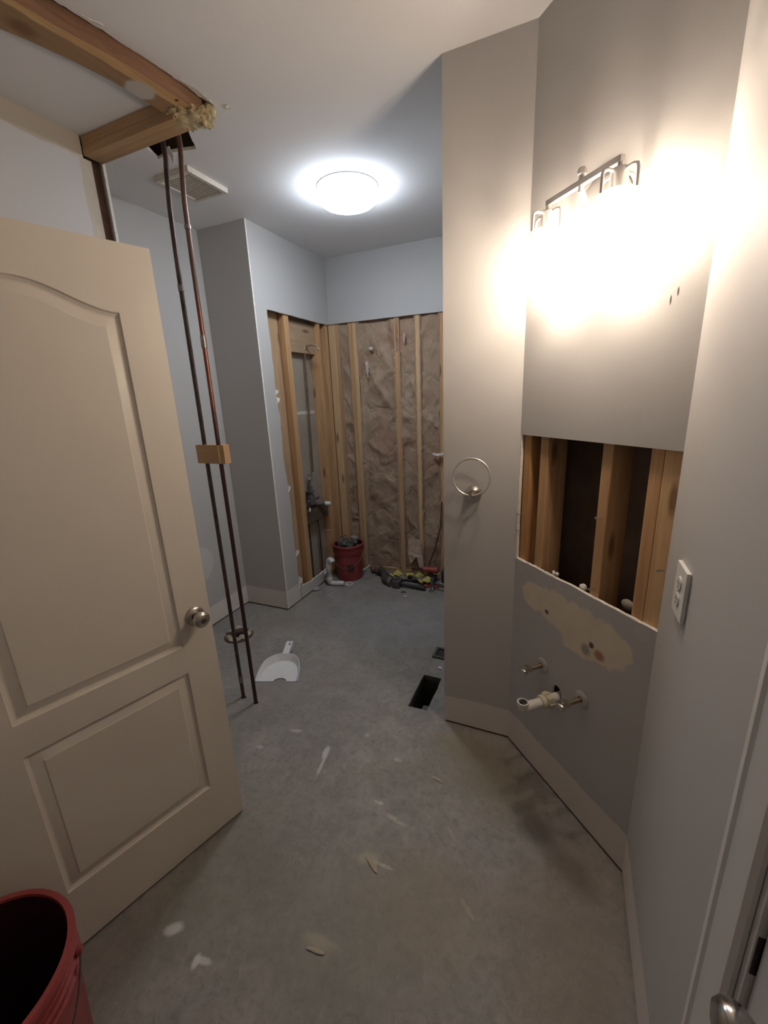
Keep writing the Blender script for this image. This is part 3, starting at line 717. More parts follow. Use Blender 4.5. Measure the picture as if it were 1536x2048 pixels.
def door_face(sgn):
    b = MB(); Yf = 0 if sgn > 0 else -DT
    def pt(u, z, d): return (u, (Yf-d if sgn > 0 else Yf+d)*DSIGN, z)
    def quad(u0, u1, z0, z1): b.add([pt(u0, z0, 0), pt(u1, z0, 0), pt(u1, z1, 0), pt(u0, z1, 0)], [(0,1,2,3)])
    quad(0, U0, 0, DH); quad(U1, DW, 0, DH); quad(U0, U1, 0, .212); quad(U0, U1, .715, .815)
    N = 24
    for i in range(N):
        a, c = U0+(U1-U0)*i/N, U0+(U1-U0)*(i+1)/N
        b.add([pt(a, ztop(a), 0), pt(c, ztop(c), 0), pt(c, DH, 0), pt(a, DH, 0)], [(0,1,2,3)])
    for lower in (0, 1):
        prof = [(0, 0), (.003, .005), (.010, .009), (.014, .0095), (.036, .0025), (.040, .0005)]
        L = [outline(i_, lower) for i_, d_ in prof]; n = len(L[0])
        for k in range(len(prof)-1):
            d0, d1 = prof[k][1], prof[k+1][1]
            vs = [pt(p[0], p[1], d0) for p in L[k]]+[pt(p[0], p[1], d1) for p in L[k+1]]
            b.add(vs, [(i, (i+1) % n, n+(i+1) % n, n+i) for i in range(n)])
        vs = [pt(p[0], p[1], prof[-1][1]) for p in L[-1]]; h = n//2
        b.add(vs, [(i, i+1, n-2-i, n-1-i) for i in range(h-1)])
    return b
b = door_face(1); b2_ = door_face(-1); b.add(b2_.v, b2_.f)
s = DSIGN
b.add([(0,0,0),(DW,0,0),(DW,-DT*s,0),(0,-DT*s,0),(0,0,DH),(DW,0,DH),(DW,-DT*s,DH),(0,-DT*s,DH)], [(0,1,2,3),(4,5,6,7),(0,3,7,4),(1,2,6,5)])
dm = b.build('door_slab', DOORM, door, smooth=25)
def knob(parent, M, m=NICKEL, key=True, nm='door_knob', extend=1.0):
    e = extend
    b = MB(); b.lathe([(.0001, 0), (.033, 0), (.033, .003), (.031, .007), (.025, .010), (.015, .014)], M, 32)
    o = b.build('rosette', m, parent, smooth=40)
    b = MB(); b.lathe([(.014, .008), (.0125, .018*e), (.013, .028*e), (.019, .033*e), (.0255, .040*e), (.0275, .048*e), (.0265, .056*e), (.021, .062*e), (.011, .0645*e), (.0001, .065*e)], M, 36)
    o = b.build(nm, m, parent, smooth=50)
    if key:
        b = MB(); b.lathe([(.009, .0645), (.009, .0665), (.0001, .067)], M, 20); b.build('keyhole_face', plain('dark_nickel', (.22, .20, .18), .35, 1), o, smooth=30)
    return o
KU, KZ = .056, .912
knob(door, Matrix.Translation((KU, 0, KZ)) @ Vector((0, s, 0)).to_track_quat('Z', 'Y').to_matrix().to_4x4())
knob(door, Matrix.Translation((KU, -DT*s, KZ)) @ Vector((0, -s, 0)).to_track_quat('Z', 'Y').to_matrix().to_4x4(), key=False)
b = MB(); b.box(-.0012, 0, -.030*s, -.006*s, KZ-.028, KZ+.028); b.build('latch_plate', NICKEL, door)
for hz in (.25, 1.02, 1.80):
    b = MB(); b.tube([(DW+.004, -.004*s-.034*s, hz-.045), (DW+.004, -.038*s, hz+.045)], .006, 10); b.build('hinge', NICKEL, door, smooth=40)

# ---------------------------------------------------------------- door and casing at lower right
door2 = sroot('door_2', 'white door at lower right edge with a round nickel knob', 'door')
XD = XR+.009
b = MB(); b.bbox(XD, XD+.035, DY0+.004, DY1-.022, .012, 2.04, .002); b.build('door_slab', TRIMW, door2)
knob(door2, along((XD, .436, .892), (-1, 0, 0)), m=plain('satin_nickel_dark', (.42, .40, .38), .22, 1), key=False, extend=1.18)
trim1 = sroot('trim_1', 'white moulded casing around the door at lower right', 'trim')
def casing(nm, y0, y1, z0, z1, vertical=True):
    """stepped profile across the width, out of the wall towards -x"""
    b = MB(); prof = [(0, .0), (0, .013), (.012, .016), (.016, .0125), (.020, .0125), (.044, .010), (.047, .0125), (.055, .0115), (.060, .006), (.060, 0)]
    w_ = y1-y0 if vertical else z1-z0; k = w_/.060; n = len(prof)
    if vertical: vs = [(XR-d, y1-u*k, z) for z in (z0, z1) for u, d in prof]
    else: vs = [(XR-d, y, z1-u*k) for y in (y0, y1) for u, d in prof]
    fs = [(i, (i+1) % n, n+(i+1) % n, n+i) for i in range(n)]+[tuple(range(n)), tuple(range(2*n-1, n-1, -1))]
    b.add(vs, fs); return b.build(nm, TRIMW, trim1)
casing('side_casing', DY1-.005, .640, 0, 2.15)
casing('head_casing', DY0-.06, DY1-.006, 2.075, 2.15, False)
b = MB(); b.box(XR+.001, XR+.11, DY1-.018, DY1-.001, 0, 2.08); b.box(XR+.060, XR+.072, DY1-.030, DY1-.019, 0, 2.07); b.build('jamb', TRIMW, trim1)
b = MB(); b.bbox(XR+.0035, XR+.030, DY1-.0195, DY1-.0175, .845, .915, .0004); b.build('strike_plate', plain('oil_rubbed_bronze', (.05, .035, .028), .4, .8), trim1)

# ---------------------------------------------------------------- ceiling light
cl = thing('ceiling_light', 'round flush white ceiling light, lit cool white', 'ceiling light', (-1.212, 2.425, H))
def emis(name, c, s_):
    m = bpy.data.materials.new(name); m.use_nodes = True; nt = m.node_tree; nt.nodes.remove(nt.nodes['Principled BSDF'])
    e = nt.nodes.new('ShaderNodeEmission'); e.inputs[0].default_value = (*c, 1); e.inputs[1].default_value = s_
    nt.links.new(e.outputs[0], nt.nodes['Material Output'].inputs[0]); return m
LIT = emis('lit_diffuser', CEIL_COL, CEIL_LAMP)
b = MB(); b.lathe([(.0001, -.0005), (.163, -.0005), (.163, -.004), (.0001, -.004)], n=64); b.build('base_pan', plain('lamp_rim_white', (.8, .8, .8), .4), cl, smooth=40)
b = MB(); b.lathe([(.160, -.005), (.166, -.012), (.166, -.026), (.160, -.034), (.150, -.037)], n=64); b.build('upper_tier', emis('lit_upper_tier', CEIL_COL, CEIL_LAMP*.22), cl, smooth=50)
b = MB(); b.lathe([(.163, -.0005), (.1685, -.0005), (.1685, -.005), (.163, -.005)], n=64, closed=True); b.build('rim', plain('lamp_rim_grey', (.55, .55, .56), .3, .6), cl, smooth=40)
b = MB(); b.lathe([(.150, -.0355), (.159, -.0355), (.1595, -.040), (.150, -.040)], n=64, closed=True); b.build('middle_rim', plain('lamp_rim_grey', (.55, .55, .56), .3, .6), cl, smooth=40)
b = MB(); b.lathe([(.150, -.040), (.158, -.044), (.160, -.056), (.155, -.070), (.140, -.082), (.10, -.089), (.05, -.092), (.0001, -.0925)], n=64)
b.build('diffuser', LIT, cl, smooth=50)

# ---------------------------------------------------------------- exhaust vent
ev = thing('exhaust_vent', 'square cream exhaust fan grille on the ceiling behind the pipes', 'vent', (-1.895, 1.985, H))
W2, D2 = .115, .135
b = MB(); z0 = -.026
for (a, c, e, g) in ((-W2, W2, -D2, -D2+.022), (-W2, W2, D2-.022, D2), (-W2, -W2+.022, -D2+.0222, D2-.0222), (W2-.022, W2, -D2+.0222, D2-.0222)): b.bbox(a, c, e, g, z0, -.0005, .002)
b.build('frame', OFFWHITE, ev)
b = MB(); b.box(-W2+.02, W2-.02, -D2+.02, D2-.02, -.010, -.008); b.build('backing', plain('vent_backing', (.25, .23, .19), .8), ev)
sl = None
for i in range(14):
    y = -D2+.030+i*(2*D2-.060)/13
    if sl is None:
        b = MB(); b.box(-W2+.022, W2-.022, -.0038, .0038, -.023, -.0105); sl = b.build('slat', OFFWHITE, ev); sl.location = (0, y, 0)
    else:
        q = sl.copy(); COL.objects.link(q); q.parent = ev; q.location = (0, y, 0)

# ---------------------------------------------------------------- vanity light
VN = plain('satin_nickel_light', (.72, .69, .66), .42, .6, var=.03)
vl = thing('vanity_light', 'two-lamp bar vanity light with clear glass shades, lit warm white', 'wall light', Bp(BL/2, 0, 2.10))
vl.rotation_euler = (0, 0, math.atan2(BD.y, BD.x))
# local: x along the wall, -y out of the wall (BN) -> check
loc_n = Matrix.Rotation(math.atan2(BD.y, BD.x), 4, 'Z').inverted() @ BN; sy = 1 if loc_n.y > 0 else -1
def V(x, o, z): return Vector((x, sy*o, z))
b = MB(); M_ = along(V(0, .001, -.01), V(0, 1, 0))
b.lathe([(.0001, 0), (.095, 0), (.098, .004), (.094, .016), (.082, .021), (.02, .023), (.0001, .023)], M_, 48); b.build('canopy', VN, vl, smooth=40)
b = MB(); b.tube([V(0, .020, -.01), V(0, .060, .0), V(0, .088, .045)], .008, 12); b.tube([V(0, .088, .035), V(0, .088, .080)], .0075, 12); b.lathe([(.0001, 0), (.011, .002), (.013, .010), (.009, .018), (.0001, .02)], Matrix.Translation(V(0, .088, .075)), 16); b.build('arm', VN, vl, smooth=50)
b = MB(); b.bbox(-.132, .132, sy*.088-.0075, sy*.088+.0075, .050, .065, .0015)
b.build('bar', VN, vl)
EM = emis('lit_bulb', BULB_COL, BULB)
gt = bpy.data.materials.new('clear_shade_glass'); gt.use_nodes = True; nt = gt.node_tree; nt.nodes.remove(nt.nodes['Principled BSDF'])
tr = nt.nodes.new('ShaderNodeBsdfTransparent'); tr.inputs[0].default_value = (.96, .96, .96, 1); gl = nt.nodes.new('ShaderNodeBsdfGlossy'); gl.inputs[1].default_value = .06
tl = nt.nodes.new('ShaderNodeBsdfTranslucent'); tl.inputs[0].default_value = (.9, .88, .85, 1)
fr_ = nt.nodes.new('ShaderNodeFresnel'); fr_.inputs[0].default_value = 1.45; mx = nt.nodes.new('ShaderNodeMixShader'); mx2 = nt.nodes.new('ShaderNodeMixShader'); mx2.inputs[0].default_value = .12
nt.links.new(tr.outputs[0], mx2.inputs[1]); nt.links.new(tl.outputs[0], mx2.inputs[2])
fm = nt.nodes.new('ShaderNodeMath'); fm.operation = 'MULTIPLY'; fm.inputs[1].default_value = .25; nt.links.new(fr_.outputs[0], fm.inputs[0]); nt.links.new(fm.outputs[0], mx.inputs[0]); nt.links.new(mx2.outputs[0], mx.inputs[1]); nt.links.new(gl.outputs[0], mx.inputs[2]); nt.links.new(mx.outputs[0], nt.nodes['Material Output'].inputs[0])
for sx in (-.126, .126):
    C_ = V(sx, .088, 0)
    b = MB(); b.tube([C_+Vector((0, 0, .055)), C_+Vector((0, 0, .035))], .007, 10)
    b.lathe([(.0001, .038), (.017, .038), (.021, .034), (.021, -.030), (.018, -.038), (.0001, -.038)], Matrix.Translation(C_), 24); b.build('socket', VN, vl, smooth=40)
    b = MB()
    for a in (0, PI):
        ux, uy = math.cos(a), math.sin(a); q = lambda r, z: C_+Vector((ux*r, uy*r, z))
        b.tube([q(.012, .030), q(.040, .031), q(.051, .027), q(.054, .018), q(.0545, -.022)], .0042, 8)
    for a in (PI/2, 3*PI/2):
        ux, uy = math.cos(a), math.sin(a); q = lambda r, z: C_+Vector((ux*r, uy*r, z))
        b.tube([q(.012, .030), q(.040, .031), q(.051, .027), q(.054, .018), q(.0545, -.022)], .0042, 8)
    b.build('bracket', VN, vl, smooth=50)
    b = MB(); b.lathe([(.0490, -.016), (.0505, -.070), (.0515, -.170), (.0500, -.170), (.0490, -.070), (.0475, -.016)], Matrix.Translation(C_), 40, closed=True); b.build('shade', gt, vl, smooth=50)
    b = MB(); b.lathe([(.0001, -.134), (.014, -.130), (.025, -.117), (.030, -.100), (.028, -.080), (.019, -.058), (.014, -.046), (.0135, -.040)], Matrix.Translation(C_), 24); b.build('bulb', EM, vl, smooth=60)

# ---------------------------------------------------------------- towel ring
tr_ = thing('towel_ring', 'brushed nickel towel ring mounted on the narrow wall pier', 'towel ring', (-.355, P0.y, 1.209))
b = MB(); M_ = along((0, -.0005, 0), (0, -1, 0))
b.lathe([(.0001, 0), (.034, 0), (.034, .005), (.029, .008), (.029, .012), (.023, .016), (.018, .024), (.0001, .026)], M_, 36); b.build('base', NICKEL, tr_, smooth=40)
b = MB(); b.tube([(0, -.018, 0), (0, -.040, 0), (0, -.060, -.001)], [.011, .008, .0075], 16); b.tube([(-.002, -.056, .008), (-.002, -.056, -.009)], .0085, 14); b.build('post', NICKEL, tr_, smooth=50)
b = MB(); R_ = .076; b.tube([(.0+R_*math.sin(a*2*PI/64)*1.0, -.0565+.012*(1-math.cos(a*2*PI/64))*.5, .001+R_*(1-math.cos(a*2*PI/64))) for a in range(64)]+[(0, -.0565, .001)], (.0042), 10, caps=False)
b.build('ring', plain('bright_nickel', (.78, .74, .68), .3, .8, var=.03), tr_, smooth=60)

# ---------------------------------------------------------------- outlet on the right wall
ot = thing('power_outlet', 'white duplex power outlet plate on the right wall', 'outlet', (XR, 1.092, 1.152))
b = MB(); b.bbox(-.0095, -.0003, -.045, .045, -.062, .062, .0015); b.build('cover_plate', WHITEPL, ot)
RC = plain('outlet_face', (.66, .64, .61), .4)
for z in (.020, -.020):
    b = MB(); b.lathe([(.0165, 0), (.0165, .0018), (.0155, .0028), (.0001, .003)], along((-.0095, 0, z), (-1, 0, 0)), 20); r = b.build('receptacle', RC, ot, smooth=40)
    b = MB(); b.box(-.0132, -.0123, -.0070, -.0050, z-.001, z+.007); b.box(-.0132, -.0123, .0050, .0070, z-.001, z+.007); b.tube([(-.0123, 0, z-.008), (-.0133, 0, z-.008)], .0024, 8); b.build('slots', plain('slot_grey', (.22, .20, .18), .7), r)
b = MB(); b.lathe([(.0035, 0), (.0035, .001), (.0001, .0014)], along((-.0095, 0, 0), (-1, 0, 0)), 10); b.build('screw', SCREW, ot)

# ---------------------------------------------------------------- vanity plumbing
def supply(tt, z, dirv, label):
    base = Bp(tt, 0, z); t = thing('supply_valve', label, 'pipe', base, math.atan2(BD.y, BD.x))
    def L(x, o, zz): return Vector((x, sy*o, zz))
    M_ = along(L(0, .0005, 0), L(0, 1, 0))
    b = MB(); b.lathe([(.0105, 0), (.031, 0), (.031, .0015), (.027, .0045), (.014, .007), (.0105, .007)], M_, 32, closed=True); b.build('escutcheon', plain('dull_chrome_ring', (.52, .49, .45), .35, .45), t, smooth=40)
    b = MB(); b.tube([L(0, -.03, 0), L(0, .07, -.001)], .0078, 14); b.build('stub_pipe', BRASS, t, smooth=50)
    b = MB(); b.tube([L(0, .058, -.001), L(0, .066, -.001), L(0, .066, -.001), L(0, .088, -.001)], [.0125, .0125, .0105, .0105], 12)
    b.tube([L(0, .080, 0), L(0, .080, .020)], .0075, 10); b.build('valve_body', CHROME, t, smooth=40)
    b = MB(); Mh = along(L(0, .086, -.001), L(0, 1, 0)) @ Matrix.Diagonal((1.5, .8, 1, 1)); b.lathe([(.0001, 0), (.012, 0), (.0145, .004), (.0145, .012), (.011, .016), (.0001, .016)], Mh, 20); b.build('valve_handle', CHROME, t, smooth=40)
    return t
supply(.202, .54, 1, 'left chrome supply stub valve on the vanity wall')
s2_ = supply(.408, .532, 1, 'right chrome supply stub valve beside the white drain')
dr = thing('drain_pipe', 'white plastic sink drain arm ending in an upturned elbow', 'pipe', Bp(.288, 0, .450), math.atan2(BD.y, BD.x))
def L(x, o, zz): return Vector((x, sy*o, zz))
b = MB(); b.tube([L(0, -.04, 0), L(0, .118, 0)], .0185, 24); b.build('arm', PVC, dr, smooth=50)
b = MB(); pts = [L(0, .112, 0)]+[L(0, .140+.020*math.sin(a), .020-.020*math.cos(a)) for a in [i*PI/12 for i in range(7)]]+[L(0, .160, .030)]
b.tube(pts, .0200, 24, caps=False); b.tube(pts[:-1]+[L(0, .160, .030)], .0168, 24, caps=False)
b.lathe([(.0168, 0), (.0208, 0), (.0214, -.004), (.0208, -.012), (.0195, -.012)], Matrix.Translation(L(0, .160, .031)), 24); b.build('elbow', PVC, dr, smooth=60)
b = MB(); b.tube([L(0, .150, .012), L(0, .158, .020)], .0166, 20); b.build('elbow_inside', DARKPL, dr)
b = MB(); b.lathe([(.0187, .030), (.029, .030), (.030, .034), (.030, .052), (.027, .056), (.0187, .056)], along((0, 0, 0), L(0, 1, 0)), 10); 
b.lathe([(.0187, .060), (.027, .060), (.028, .066), (.026, .078), (.0187, .079)], along((0, 0, 0), L(0, 1, 0)), 24)
for a in range(8):
    an = a*PI/4; b.box(.026, .0325, -.003, .003, .032, .054, M=along((0, 0, 0), L(0, 1, 0)) @ Matrix.Rotation(an, 4, 'Z'))
b.build('slip_nut', plain('aged_pvc_nut', (.62, .56, .42), .5, var=.1, scale=20), dr, smooth=35)

# ---------------------------------------------------------------- shower plumbing in the side wall
sa = thing('shower_pipe', 'shower pipe with short bent arm between the studs', 'pipe', (-2.03, 3.12, 2.03))
b = MB(); b.tube([(0, 0, 0), (.02, 0, .012), (.075, 0, .018), (.115, 0, .005), (.135, 0, -.028)], .0085, 12); b.tube([(-.003, 0, -.018), (-.003, 0, .016)], .015, 12); b.build('arm', plain('dull_arm', (.45, .36, .28), .4, .7), sa, smooth=50)
b = MB(); b.tube([(-.003, 0, -.015), (-.003, -.01, -.5), (-.003, -.03, -1.02)], .0075, 10); b.build('riser', plain('riser_copper', (.22, .16, .11), .5, .7, var=.2), sa, smooth=50)
sv = thing('shower_valve', 'grey metal shower mixing valve with white-capped spout stub', 'valve', (-2.03, 3.02, .80))
VM = plain('zinc_grey_valve', (.20, .19, .19), .45, .7, var=.2)
b = MB(); b.tube([(0, 0, -.06), (0, 0, .02)], .034, 16); b.tube([(0, 0, .02), (0, 0, .10)], [.022, .018], 14); b.tube([(0, 0, .10), (0, 0, .155)], [.012, .010], 12)
b.tube([(0, -.07, -.03), (0, .12, -.03)], .013, 12); b.tube([(0, .02, -.055), (.02, .06, -.075), (.055, .12, -.085)], .017, 12); b.lathe([(.0001, .03), (.040, .030), (.040, .033), (.0001, .034)], Matrix.Translation((0, 0, .02)), 20); b.build('body', VM, sv, smooth=40)
b = MB(); b.tube([(0, .0, .155), (0, 0, .175)], [.014, .010], 12); b.tube([(0, 0, .19), (0, 0, .205)], [.010, .013], 12); b.tube([(0, 0, .17), (0, 0, .2)], .004, 8); b.build('stem', plain('valve_stem', (.5, .46, .42), .4, .6), sv, smooth=40)
b = MB(); b.tube([(.055, .12, -.085), (.062, .135, -.088), (.085, .165, -.095)], [.016, .021, .019], 16); b.build('cap', WHITEPL, sv, smooth=40)
b = MB(); b.tube([(.02, -.06, -.085), (.048, -.11, -.10)], .006, 8); b.build('white_stub', PVC, sv, smooth=40)
b = MB(); b.tube([(.0, .05, -.06), (0, .09, -.35), (0, .085, -.76)], .008, 10); b.tube([(.0, -.06, -.03), (0, -.07, -.3), (0, -.07, -.76)], .008, 10); b.build('supply_tubes', plain('supply_tube', (.13, .09, .07), .5, .6, var=.2), sv, smooth=40)
b = MB(); b.tube([(-2.00, 3.14, .455), (-1.945, 3.21, .452)], .0045, 8); o = b.build('nail', SCREW, None, origin=(-2.0, 3.14, .455)); o.parent = wall_wet

# ---------------------------------------------------------------- buckets
def bucket(name, label, loc, r_top, h, fill, rot=0):
    t = thing(name, label, 'bucket', loc, rot); rb = r_top*.86; k = h/.37
    prof = [(.0001, .002), (rb-.012, .002), (rb, .0), (rb+.002, .006)]+[(rb+(r_top-.006-rb)*q, .006+(h*.74-.006)*q) for q in (.25, .5, .75, 1)]
    ring = lambda z: [(r_top-.005, z), (r_top+.004, z+.002), (r_top+.004, z+.006), (r_top-.004, z+.008)]
    prof += ring(h*.775)+ring(h*.835)+ring(h*.895)+[(r_top-.002, h*.94), (r_top+.007, h*.95), (r_top+.009, h*.985), (r_top+.006, h), (r_top-.006, h), (r_top-.008, h*.985)]
    b = MB(); b.lathe(prof, n=64); b.build('body', REDPL, t, smooth=35)
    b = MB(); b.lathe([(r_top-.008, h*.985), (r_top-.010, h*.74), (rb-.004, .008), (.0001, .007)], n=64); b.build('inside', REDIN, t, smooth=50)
    R2 = r_top+.010
    for sgn in (1, -1): b = MB(); b.tube([(sgn*(r_top+.002), 0, h*.865), (sgn*(r_top+.013), 0, h*.865)], .010, 12); b.build('handle_lug', REDPL, t, smooth=40)
    b = MB(); b.tube([(R2*math.cos(a), -R2*math.sin(a)*1.0-.004, h*.865-.17*math.sin(a)*k) for a in [i*PI/24 for i in range(25)]], .0022, 8); b.build('bail_handle', plain('bail_wire', (.16, .15, .15), .4, .8), t, smooth=50)
    return t
bucket('plastic_bucket', 'large red bucket in the near left corner in front of the door', (-1.12, .18, 0), .184, .42, None, .9)
bb = bucket('plastic_bucket', 'small red bucket of debris in the shower corner', (-1.80, 3.215, 0), .137, .335, None, .25)
b = MB(); b.box(.128, .131, -.03, .03, .1, .16, M=Matrix.Rotation(-1.25, 4, 'Z')); b.build('printed_label', plain('black_print', (.06, .02, .02), .6), bb)
db = thing('debris_pile', 'grey rubble and scraps heaped in the small red bucket', 'debris', (-1.80, 3.215, .25))
for i in range(16):
    a = random.random()*6.28; r = .085*math.sqrt(random.random()); s_ = .020+.022*random.random()
    bm = bmesh.new(); bmesh.ops.create_icosphere(bm, subdivisions=1, radius=s_)
    for v in bm.verts: v.co = v.co*(1+.4*noise.noise(v.co*60+Vector((i, 3, 0)))); 
    b = MB(); b.bm(bm, 0, Matrix.Translation((r*math.cos(a), r*math.sin(a)+.0, .055+.05*random.random())) @ Matrix.Rotation(random.random()*3, 4, 'X')); b.build('chunk', [plain('rubble_dark', (.10, .09, .075), .9, var=.3), plain('rubble_mid', (.16, .145, .11), .9, var=.3), plain('rubble_pale', (.26, .23, .20), .9, var=.2)][0 if i < 9 else (1 if i < 13 else 2)], db)
b = MB(); b.lathe([(.0001, .045), (.115, .040), (.125, .030), (.120, .0)], n=20); b.build('fill', plain('rubble_dark', (.1, .09, .075)), db, smooth=40)
b = MB(); b.tube([(-.05, 0, .08), (-.06, .01, .13), (-.03, .02, .15), (.01, 0, .11), (.05, -.01, .10)], .006, 8); b.tube([(-.09, .02, .07), (-.075, .0, .14), (-.08, .03, .12)], .004, 8); b.build('hose_scrap', plain('greenish_scrap', (.12, .125, .09), .7), db, smooth=50)

# ---------------------------------------------------------------- white pvc trap pieces on the floor by the bucket
pv = thing('drain_pipe', 'loose white and grey drain assembly standing by the small red bucket', 'pipe', (-1.885, 2.985, 0))
r0 = .0205
b = MB(); b.tube([(0, 0, .02), (0, 0, .19)], r0, 20); b.build('riser', PVC, pv, smooth=50)
for z0, z1 in ((.045, .075), (.110, .140), (.165, .195)):
    b = MB(); b.tube([(0, 0, z0), (0, 0, z1)], r0*1.3, 20); b.build('coupling', PVCD if z0 == .110 else PVC, pv, smooth=40)
b = MB(); pts = [(0, 0, .19), (0, 0, .215), (.006, -.002, .235), (.022, -.006, .248), (.038, -.010, .246), (.046, -.012, .232)]
b.tube(pts, .025, 20, caps=False); b.tube(pts, .020, 20, caps=False); b.build('elbow', PVC, pv, smooth=60)
b = MB(); b.tube([(.044, -.0115, .236), (.040, -.0105, .242)], .0198, 16); b.build('elbow_inside', DARKPL, pv)
b = MB(); b.tube([(0, 0, .03), (.02, .0, .021), (.05, .006, .021), (.125, .030, .021)], r0, 20); b.build('foot_pipe', PVC, pv, smooth=50)
b = MB(); b.lathe([(.026, .0), (.036, .0), (.037, .008), (.036, .016), (.027, .016)], Matrix.Translation((.170, .045, .003)), 28, closed=True); b.build('slip_ring', PVC, pv, smooth=40)
b = MB(); b.tube([(-.01, -.01, .04), (-.05, .035, .055), (-.075, .06, .065)], r0, 18); b.build('branch', PVCD, pv, smooth=50)
b = MB(); b.lathe([(.018, .0), (.030, .0), (.031, .01), (.030, .020), (.018, .020)], along((-.07, .055, .063), (-.6, .55, .2)), 24, closed=True); b.build('slip_ring', PVC, pv, smooth=40)
cap = MB(); cap.lathe([(.0001, .0), (.034, .0), (.036, .004), (.036, .014), (.032, .016), (.028, .010), (.0001, .009)], n=32); o = cap.build('cleanout_plug', PVCD, smooth=40); o.location = (-1.955, 2.86, .0005); tag(o, 'flat round grey cap on the floor by the shower wall', 'cap')

# ---------------------------------------------------------------- toilet flange
tf = thing('toilet_flange', 'rusty toilet flange with old wax on the floor behind the pipes', 'flange', (-2.085, 2.030, 0))
b = MB(); b.lathe([(.055, .0), (.098, .0), (.100, .004), (.098, .012), (.070, .016), (.055, .014)], n=48, closed=True); b.build('ring', RUST, tf, smooth=40)
b = MB(); vs = []; n = 48
for j, (r, z) in enumerate([(.052, .010), (.062, .030), (.078, .032), (.092, .016)]):
    for k in range(n):
        a = 2*PI*k/n; q = 1+.12*noise.noise(Vector((math.cos(a)*2.5, math.sin(a)*2.5, j*.6))); vs.append((r*q*math.cos(a), r*q*math.sin(a), z*(1+.7*noise.noise(Vector((math.cos(a)*3, math.sin(a)*3, j*.3+5))))))
b.add(vs, [(j*n+k, j*n+(k+1) % n, (j+1)*n+(k+1) % n, (j+1)*n+k) for j in range(3) for k in range(n)]); b.build('wax', WAX, tf, smooth=60)
b = MB(); b.lathe([(.0001, .004), (.054, .004), (.054, .012)], n=32); b.build('drain_opening', plain('drain_black', (.03, .022, .018), .9), tf)
b = MB(); b.bbox(-.085, .075, -.013, .013, .036, .040, .001, M=Matrix.Rotation(.75, 4, 'Z')); b.bbox(-.03, .035, -.030, .018, .041, .048, .002, M=Matrix.Rotation(.75, 4, 'Z')); b.build('rusty_strap', plain('rust_brown', (.10, .055, .035), .8, .2, var=.3), tf)

# ---------------------------------------------------------------- dustpan
dp = thing('dustpan', 'white plastic dustpan lying on the floor beside the pipes', 'dustpan', (-1.507, 1.700, 0), math.radians(20.3))
W_ = .128; DPM = plain('dustpan_white', (.72, .71, .72), .35, var=.02)
def dout(s_): # half outline of the pan, from front left round the back to front right
    pts = []
    for i in range(33):
        a = PI-PI*i/32; cx = math.cos(a); sn = math.sin(a)
        x = W_*s_*(abs(cx)**.85)*(1 if cx > 0 else -1); y = .215*s_*(max(sn, 0)**.8)*.97
        pts.append((x, y))
    return pts
b = MB(); o1 = dout(1.0); o2 = dout(.90); n = len(o1)
notch = [(.052*math.cos(a)*.75+.020, .030*math.sin(a)) for a in [PI*i/12 for i in range(13)]]
base = [(p[0], p[1]+.001) for p in o2][::-1]   # right to left
poly = [(-W_*.9, 0)]+[(notch[-1-i][0], notch[-1-i][1]) for i in range(13)]+[(W_*.9, 0)]+base[1:-1]
tris = tessellate_polygon([[Vector((p[0], p[1], 0)) for p in poly]]); m_ = len(poly)
def zb(y): return .002+y*.045
b.add([(p[0], p[1], zb(p[1])) for p in poly]+[(p[0], p[1], zb(p[1])+.002) for p in poly], [t_ for t_ in tris]+[tuple(i+m_ for i in t_) for t_ in tris]+[(i, (i+1) % m_, m_+(i+1) % m_, m_+i) for i in range(m_)])
def hz_(p): return .004+.046*min(1, max(0, p[1])/.12)**.8
vs = []; 
for k in range(n):
    a_, c_ = o2[k], o1[k]; h_ = hz_(a_)
    vs += [(a_[0], a_[1], zb(a_[1])), (c_[0], c_[1], h_+.004), (c_[0]*1.02, c_[1]*1.02, h_+.004), (c_[0]*1.02, c_[1]*1.02, h_-.002+.001), (a_[0]*1.02, a_[1]*1.02, zb(a_[1])-.0015)]
b.add(vs, [(k*5+j, k*5+(j+1) % 5, (k+1)*5+(j+1) % 5, (k+1)*5+j) for k in range(n-1) for j in range(5)])
b.build('pan', DPM, dp, smooth=35)
hd = slab([(-.021, 0), (.021, 0), (.021, .10), (.024, .125), (.012, .128), (.002, .120), (-.010, .130), (-.021, .122)], [[(.006+.007*math.cos(a*PI/6), .098+.011*math.sin(a*PI/6)) for a in range(12)]], ((0, .205, .046), X, Vector((0, .985, .17)), Vector((0, -.17, .985))), .007, [DPM]*3, 'handle', dp)
b = MB(); b.box(-.021, -.016, .205, .325, .030, .052, M=Matrix.Identity(4)); b.box(.016, .021, .205, .325, .030, .052)
b.build('handle_rib', DPM, dp)

